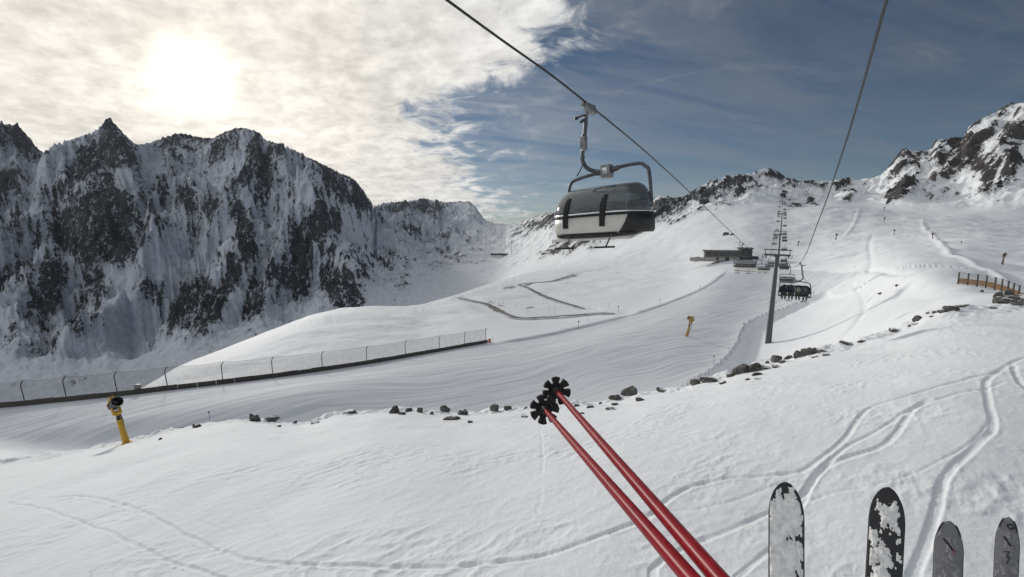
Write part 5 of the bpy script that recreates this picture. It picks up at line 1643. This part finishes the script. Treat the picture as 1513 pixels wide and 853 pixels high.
for i, (px, py, w, h, lab, rm) in enumerate(ROCKS):
    b_ = hit(px, py - 0.2, r_min=rm)
    if rm == 6:
        q_ = py
        while math.hypot(b_.x, b_.y) > (62 if px < 1250 else 75) and q_ < py + 30:
            q_ += 0.7; b_ = hit(px, q_)
    dep = b_.y * CP - b_.z * SP
    s = dep / F
    me = rock_meshes[i % len(rock_meshes)] if i >= len(rock_meshes) * 0 else None
    o = bpy.data.objects.new('boulder', me); COL.objects.link(o)
    vr_ = random.uniform(.78, 1.12)
    W, H = w * s * .52 * vr_, h * s * .78 / vr_ ** .5
    D = max(W * .7, H * .5)
    view = Vector((b_.x, b_.y, 0)).normalized()
    o.location = b_ + view * D * .45 + Vector((0, 0, H * .22))
    yaw = math.atan2(view.x, view.y)
    o.rotation_euler = (R(random.uniform(-8, 8)), R(random.uniform(-8, 8)), -yaw)
    o.scale = (W, D, H * .85)
    tag(o, lab, 'rock', 'rocks poking out of the snow')

# ------------------------------------------------------------------ lift building
bb = hit(1075, 385.5, r_min=150)
dep = bb.y * CP - bb.z * SP
s = dep / F
yaw = math.atan2(bb.x, bb.y)
bld = thing('station_building', bb, 'long low flat roofed building with dark windows on the snow plateau', 'building', None, (0, 0, -yaw * .75))
def bx(c, sz, name, mat, par, bev=.06):
    m = MB(); m.box([q * s for q in c], [q * s for q in sz], bev=bev); return m.build(name, mat, par)
wmain = bx((-8, 10, 6.0), (48, 20, 15), 'main_wall', M['facade'], bld)
bx((-8, 9.2, 14.2), (52, 25, 1.6), 'roof', M['roof'], bld)
bx((24, 10, 8), (17, 22, 20), 'end_block', M['facade_dark'], bld)
bx((23.5, 9, 18.6), (20, 26, 1.5), 'end_roof', M['roof'], bld)
bx((37, 12, 2.5), (10, 14, 8), 'annex', M['facade_dark'], bld)
bx((-42, 8, 1.0), (20, 14, 5), 'terrace', M['concrete'], bld)
bx((-8, -1.2, 2.0), (47, 2.6, 5.6), 'plinth', M['concrete'], bld)
for k in range(5):
    x = -26 + k * 9.0
    fr = bx((x, -.15, 9.4), (7.6, .5, 5.2), 'window', M['galv_dark'], bld, .02)
    bx((x, -.45, 9.4), (7.0, .3, 4.6), 'pane', M['glass'], fr, 0)
fr = bx((24, -1.2, 8.5), (5, .5, 10), 'window', M['galv_dark'], bld, .02); bx((24, -1.55, 8.5), (4.4, .3, 9.2), 'pane', M['glass'], fr, 0)
d_ = bx((-1, -2.6, 2.4), (5.5, .5, 5.0), 'door', M['glass'], bld, .02)
bx((-14, -2.6, 2.6), (3.0, .5, 4.2), 'door', M['facade_dark'], bld, .02)
m = MB(); m.tube([(16 * s, 10 * s, 18 * s), (16 * s, 10 * s, 29 * s)], .14, 6); m.box((15 * s, 10 * s, 27 * s), (10 * s, .25, .25)); m.box((19 * s, 10 * s, 24 * s), (4 * s, .2, .2)); m.build('roof_mast', M['galv_dark'], bld)
hb = hit(1031, 386, r_min=150)
hut = thing('storage_hut', hb, 'tiny dark hut left of the flat roofed building', 'hut', None, (0, 0, -yaw * .75))
m = MB(); m.box((0, 2, 1.2), (6.0, 3.5, 2.6), bev=.05); m.build('wall', M['facade_dark'], hut)
m = MB(); m.prism([(-3.4, 2.5), (3.4, 2.5), (3.4, 2.8), (0, 3.4), (-3.4, 2.8)], 0, 4.0); m.build('roof', M['roof'], hut)

def far_box(px, py, w, h, name, label, cat, mat, rmin=400, dpt=.5, roof=True):
    b_ = hit(px, py, r_min=rmin); dp = b_.y * CP - b_.z * SP; sc = dp / F
    r_ = thing(name, b_, label, cat, None, (0, 0, -math.atan2(b_.x, b_.y)))
    W, H = w * sc, h * sc
    m = MB(); m.box((0, W * dpt * .5, H * .35), (W, W * dpt, H * 1.3), bev=.2); m.build('wall', mat, r_)
    m = MB(); m.box((0, W * dpt * .5, H * 1.03), (W * 1.06, W * dpt * 1.1, H * .12), bev=.1); m.build('roof', M['roof'], r_)
    m = MB(); m.box((0, -.3, H * .55), (W * .8, .5, H * .35)); m.build('window_band', M['glass'], r_)
    return r_
far_box(748, 377, 46, 2.0, 'far_gallery', 'long dark gallery at the foot of the distant glacier run', 'building', M['facade_dark'], 700, .12)
far_box(1040, 302, 13, 7, 'mountain_hut', 'small dark hut on the rocky shoulder beside the left cable', 'hut', M['facade_dark'], 500)
far_box(1157, 292, 7, 6, 'top_station', 'tiny dark top station where the lift line ends', 'building', M['facade_dark'], 500)
for px, py, hp, lab in [(728, 334, 14, 'thin far mast on the pass left of the near chair'), (756, 376, 20, 'slender far mast by the long dark gallery')]:
    b_ = hit(px, py, r_min=900); dp = b_.y * CP - b_.z * SP; h = hp * dp / F
    r_ = thing('lattice_mast', b_, lab, 'mast')
    m = MB(); m.tube([(0, 0, -3), (0, 0, h)], [.9, .5], 6); m.build('pole', M['galv_dark'], r_)
    m = MB(); m.box((0, 0, h * .96), (4.5, .7, .7)); m.build('crossbar', M['galv_dark'], r_)

# ------------------------------------------------------------------ timber fence on the right
FP = [(1416, 415), (1430, 416.6), (1444, 418), (1457, 420), (1470, 423), (1480, 425.8), (1489, 429), (1497, 432.5), (1505, 436), (1516, 441), (1528, 447)]
fd = np.linspace(106, 88, len(FP))
fpts = [P(px, py, d) for (px, py), d in zip(FP, fd)]
tf = thing('timber_fence', fpts[4], 'brown timber fence with net above it at the right edge of the picture', 'fence')
o0 = tf.location.copy()
for p in fpts:
    gz = ground_z(p.x, p.y)
    m = MB(); m.box((p.x - o0.x, p.y - o0.y, p.z - o0.z + .55), (.22, .22, 2.7), bev=.03); m.build('post', M['post'], tf)
for a, b_ in zip(fpts, fpts[1:]):
    t = b_ - a; yawf = math.atan2(t.y, t.x); L = math.hypot(t.x, t.y); pit = -math.atan2(t.z, L)
    rot = (Matrix.Rotation(yawf, 3, 'Z') @ Matrix.Rotation(pit, 3, 'Y'))
    c = (a + b_) / 2 - o0
    for k in range(4):
        m = MB(); m.box(c + Vector((0, -.14, -.42 + k * .30)), (t.length + .02, .07, .28), rot, bev=.012); m.build('plank', M['timber'], tf)
    m = MB(); m.grid([[a - o0 + Vector((0, -.1, .7)), b_ - o0 + Vector((0, -.1, .7))], [a - o0 + Vector((0, -.1, 1.75)), b_ - o0 + Vector((0, -.1, 1.75))]]); m.build('net_panel', M['net'], tf)
    m = MB(); m.tube([a - o0 + Vector((0, -.1, 1.78)), b_ - o0 + Vector((0, -.1, 1.78))], .025, 4); m.build('top_rail', M['post'], tf)

# ------------------------------------------------------------------ skis of the two riders at the bottom edge
def make_ski(hw, length, mat, name='ski'):
    m = MB(); top, bot = [], []
    ys = [0, .0008, .002, .004, .007, .011, .016, .022, .030, .040, .052, .065, .08, .10, .15, .22, .32, .5, .8, 1.1, 1.35, 1.5, length]
    for y in ys:
        if y < .10: w = hw * math.sqrt(max(0.0, 1 - ((.10 - y) / .10) ** 2)) * .985
        elif y < .85: w = hw * (1 - .26 * ((y - .10) / .75) ** 1.2)
        else: w = hw * (.74 + .16 * (y - .85) / (length - .85))
        w = max(w, .002)
        zt = .045 * math.exp(-y / .10)
        top.append((w, -y, zt)); 
    rows = []
    for w, y, z in top:
        t = .014
        rows.append([Vector((-w, y, z)), Vector((-w * .97, y, z + t * .85)), Vector((-w * .6, y, z + t)), Vector((0, y, z + t * 1.1)), Vector((w * .6, y, z + t)), Vector((w * .97, y, z + t * .85)), Vector((w, y, z))])
    m.grid(rows, close=True); m.f.append(tuple(range(6, -1, -1)))
    o = m.build(name, mat, None, angle=50)
    e = MB()
    for sx in (-1, 1):
        e.tube([Vector((sx * w, y, z - .001)) for w, y, z in top], .0022, 5)
    e.build('steel_edge', M['ski_edge'], o)
    return o
def put_ski(o, tip, d0, end, d1, label, roll=0.0):
    a = P(*tip, d0); b_ = P(*end, d1)
    f = (a - b_).normalized()
    vd = ((a + b_) / 2).normalized()
    r = vd.cross(Vector((0, 0, 1))); r = (r - f * r.dot(f)).normalized()
    nrm = r.cross(f)
    mt = Matrix((r, f, nrm)).transposed() @ Matrix.Rotation(R(roll), 3, 'Y')
    o.matrix_world = Matrix.Translation(a) @ mt.to_4x4()
    tag(o, label, 'ski', 'skis hanging over the bottom edge')
    return o
SK1 = put_ski(make_ski(.0525, 1.70, M['ski_black']), (1161.5, 720), 1.72, (1161.5, 850), 1.57, 'wide dark ski almost fully covered in snow, leftmost of the four')
SK2 = put_ski(make_ski(.0485, 1.70, M['ski_black']), (1312, 731), 1.72, (1305.5, 850), 1.57, 'wide black ski with patches of snow, second from the left')
sk3 = put_ski(make_ski(.043, 1.65, M['ski_grey']), (1402, 782), 1.98, (1400, 850), 1.86, 'narrow grey ski with black dash, left one of the pair at right')
sk4 = put_ski(make_ski(.0335, 1.65, M['ski_grey']), (1489, 776), 1.98, (1486, 850), 1.86, 'narrow grey ski with black oval mark, rightmost of the four')
def snow_cover(par, hw, thr, seed, tipclear):
    """clumps of snow with real thickness frozen to the top of a ski"""
    nx, ny = 36, 150; ys = np.linspace(.004, .52, ny); xs = np.linspace(-1, 1, nx)
    vs, idx = [], {}
    hgt = np.zeros((ny, nx)); pts = []
    for j, y in enumerate(ys):
        w = hw * (math.sqrt(max(0.0, 1 - ((.10 - y) / .10) ** 2)) if y < .10 else 1 - .26 * ((y - .10) / .75) ** 1.2) * .955
        for i, x in enumerate(xs):
            p = Vector((x * w, -y, .045 * math.exp(-y / .10) + .0152))
            q = Vector((p.x * 26 + seed, p.y * 15, seed))
            n_ = mnoise.fractal(q, 1.0, 2.1, 5) * .62 + .20 * mnoise.noise(Vector((p.x * 170, p.y * 110, seed)))
            n_ += .02 + .42 * (1 - abs(x) ** 5) - .42 - .5 * math.exp(-y / tipclear) - thr - .10 * x * (1 if y > .02 else 0)
            hgt[j, i] = n_
            pts.append((p, .0045 * min(1, max(0, n_) * 3.2) + .0035 * max(0, mnoise.noise(Vector((p.x * 75, p.y * 60, seed + 9))))))
    m = MB()
    m.v = [tuple(p + Vector((0, 0, h if hgt[k // nx, k % nx] > 0 else -.0008))) for k, (p, h) in enumerate(pts)]
    for j in range(ny - 1):
        for i in range(nx - 1):
            if max(hgt[j, i], hgt[j + 1, i], hgt[j, i + 1], hgt[j + 1, i + 1]) > 0:
                m.f.append((j * nx + i, j * nx + i + 1, (j + 1) * nx + i + 1, (j + 1) * nx + i))
    o = m.build('snow_cover', M['ski_snow'], par, angle=60); o['kind'] = 'stuff'
snow_cover(SK1, .0525, -.40, 3.7, .014)
snow_cover(SK2, .0485, -.05, 8.2, .045)
def decal(par, pts, r_=.0016, mat='graphic', name='graphic'):
    m = MB(); m.tube([Vector((x, y, .0168 + .045 * math.exp(y / .10))) for x, y in pts], r_, 5); m.build(name, M[mat], par)
decal(sk3, [(-.016, -.075), (-.006, -.088), (.004, -.10), (.012, -.112)], .0035); decal(sk3, [(.010, -.115), (.018, -.108), (.020, -.122), (.013, -.126)], .0010, 'red_mat')
for kk in (sk3, sk4):
    hw = .043 if kk is sk3 else .0335
    for sx in (-1, 1): decal(kk, [(sx * hw * math.sqrt(1 - ((.10 - y) / .10) ** 2) * .9, -y) for y in np.linspace(.012, .05, 6)], .0028, 'graphic', 'tip_guard')
decal(sk4, [(-.002, -.030), (.010, -.026), (.016, -.038), (.006, -.046), (-.004, -.036), (0, -.030)], .0030); decal(sk4, [(-.010, -.082), (-.002, -.096), (.008, -.112)], .0035); decal(sk4, [(-.008, -.145), (.006, -.135), (-.002, -.165), (.008, -.158), (.0, -.19)], .0018)

# ------------------------------------------------------------------ ski poles
def make_pole(a, b_, r0, r1, seed, label):
    """a: basket centre, b_: point on the shaft towards the hand"""
    f = (a - b_).normalized()
    root = thing('ski_pole', a, label, 'ski pole', 'red ski poles')
    q = Vector((0, 0, 1)).rotation_difference(f)
    root.rotation_mode = 'QUATERNION'; root.rotation_quaternion = q
    L = (a - b_).length + .14
    m = MB(); m.tube([(0, 0, -L), (0, 0, -L * .5), (0, 0, -.03)], [r1, (r0 + r1) / 2, r0], 20); m.build('shaft', M['pole'], root)
    m = MB(); m.tube([(0, 0, -L - .12), (0, 0, -L)], .017, 14); m.build('grip', M['rubber'], root)
    m = MB(); m.tube([(0, 0, -.035), (0, 0, -.02), (0, 0, .02)], [r0 * 1.15, r0 * 2.0, r0 * 2.2], 16); m.build('hub', M['rubber'], root)
    m = MB(); m.tube([(0, 0, .02), (0, 0, .045), (0, 0, .065)], [r0 * .9, r0 * .75, .0015], 10); m.build('tip', M['alu'], root)
    # basket: eight flared lobes with notches between them
    rr = random.Random(seed); NL = 7; outline = []
    R0, Rm, R1 = .0200, .028, .0365
    for k in range(NL):
        a0 = 2 * math.pi * k / NL + seed
        for da, r in ((-.42, R0), (-.30, R0 + .002), (-.28, Rm), (-.31, R1 - .002), (-.27, R1), (.0, R1 + .001), (.27, R1), (.31, R1 - .002), (.28, Rm), (.30, R0 + .002), (.42, R0)):
            outline.append((a0 + da * 1.05, r))
    lo, hi, inn, inn2 = [], [], [], []
    for an, r in outline:
        zc = -.010 * ((r - .01) / .03) ** 2
        lo.append(Vector((math.cos(an) * r, math.sin(an) * r, zc - .006))); hi.append(Vector((math.cos(an) * r, math.sin(an) * r, zc + .006)))
        inn.append(Vector((math.cos(an) * .008, math.sin(an) * .008, .006))); inn2.append(Vector((math.cos(an) * .008, math.sin(an) * .008, -.006)))
    m = MB(); m.grid([inn, hi, lo, inn2, inn], close=True)
    m.build('basket', M['rubber'], root, angle=30)
    m = MB()
    for k in range(NL):
        an = 2 * math.pi * k / NL + seed
        m.box((math.cos(an) * .023, math.sin(an) * .023, -.006), (.022, .004, .006), Matrix.Rotation(an, 3, 'Z'))
    m.build('basket_rib', M['rubber'], root, smooth=False)
    return root
make_pole(P(821.5, 577, 1.25), P(1063, 856, .40), .0062, .0084, .25, 'upper right red ski pole whose black basket covers the other one')
make_pole(P(803.5, 604, 1.20), P(1021, 856, .41), .0060, .0083, .05, 'lower left red ski pole with scratched shaft')

# ------------------------------------------------------------------ haze: the air between here and the far faces
def build_haze():
    m = bpy.data.materials.new('thin_mountain_air'); m.use_nodes = True
    nt = m.node_tree; nt.nodes.clear()
    out = nt.nodes.new('ShaderNodeOutputMaterial'); v = nt.nodes.new('ShaderNodeVolumePrincipled')
    v.inputs['Color'].default_value = (0.86, 0.92, 1.0, 1)
    v.inputs['Density'].default_value = 2.8e-5
    v.inputs['Anisotropy'].default_value = 0.2
    nt.links.new(v.outputs[0], out.inputs['Volume'])
    zt = float(GZ.max()) + 20; zb = float(GZ.min()) - 1
    mb = MB(); mb.box((0, 0, (zt + zb) / 2), (18400, 18400, zt - zb))
    o = mb.build('haze', m, None, smooth=False); o['kind'] = 'stuff'
build_haze()
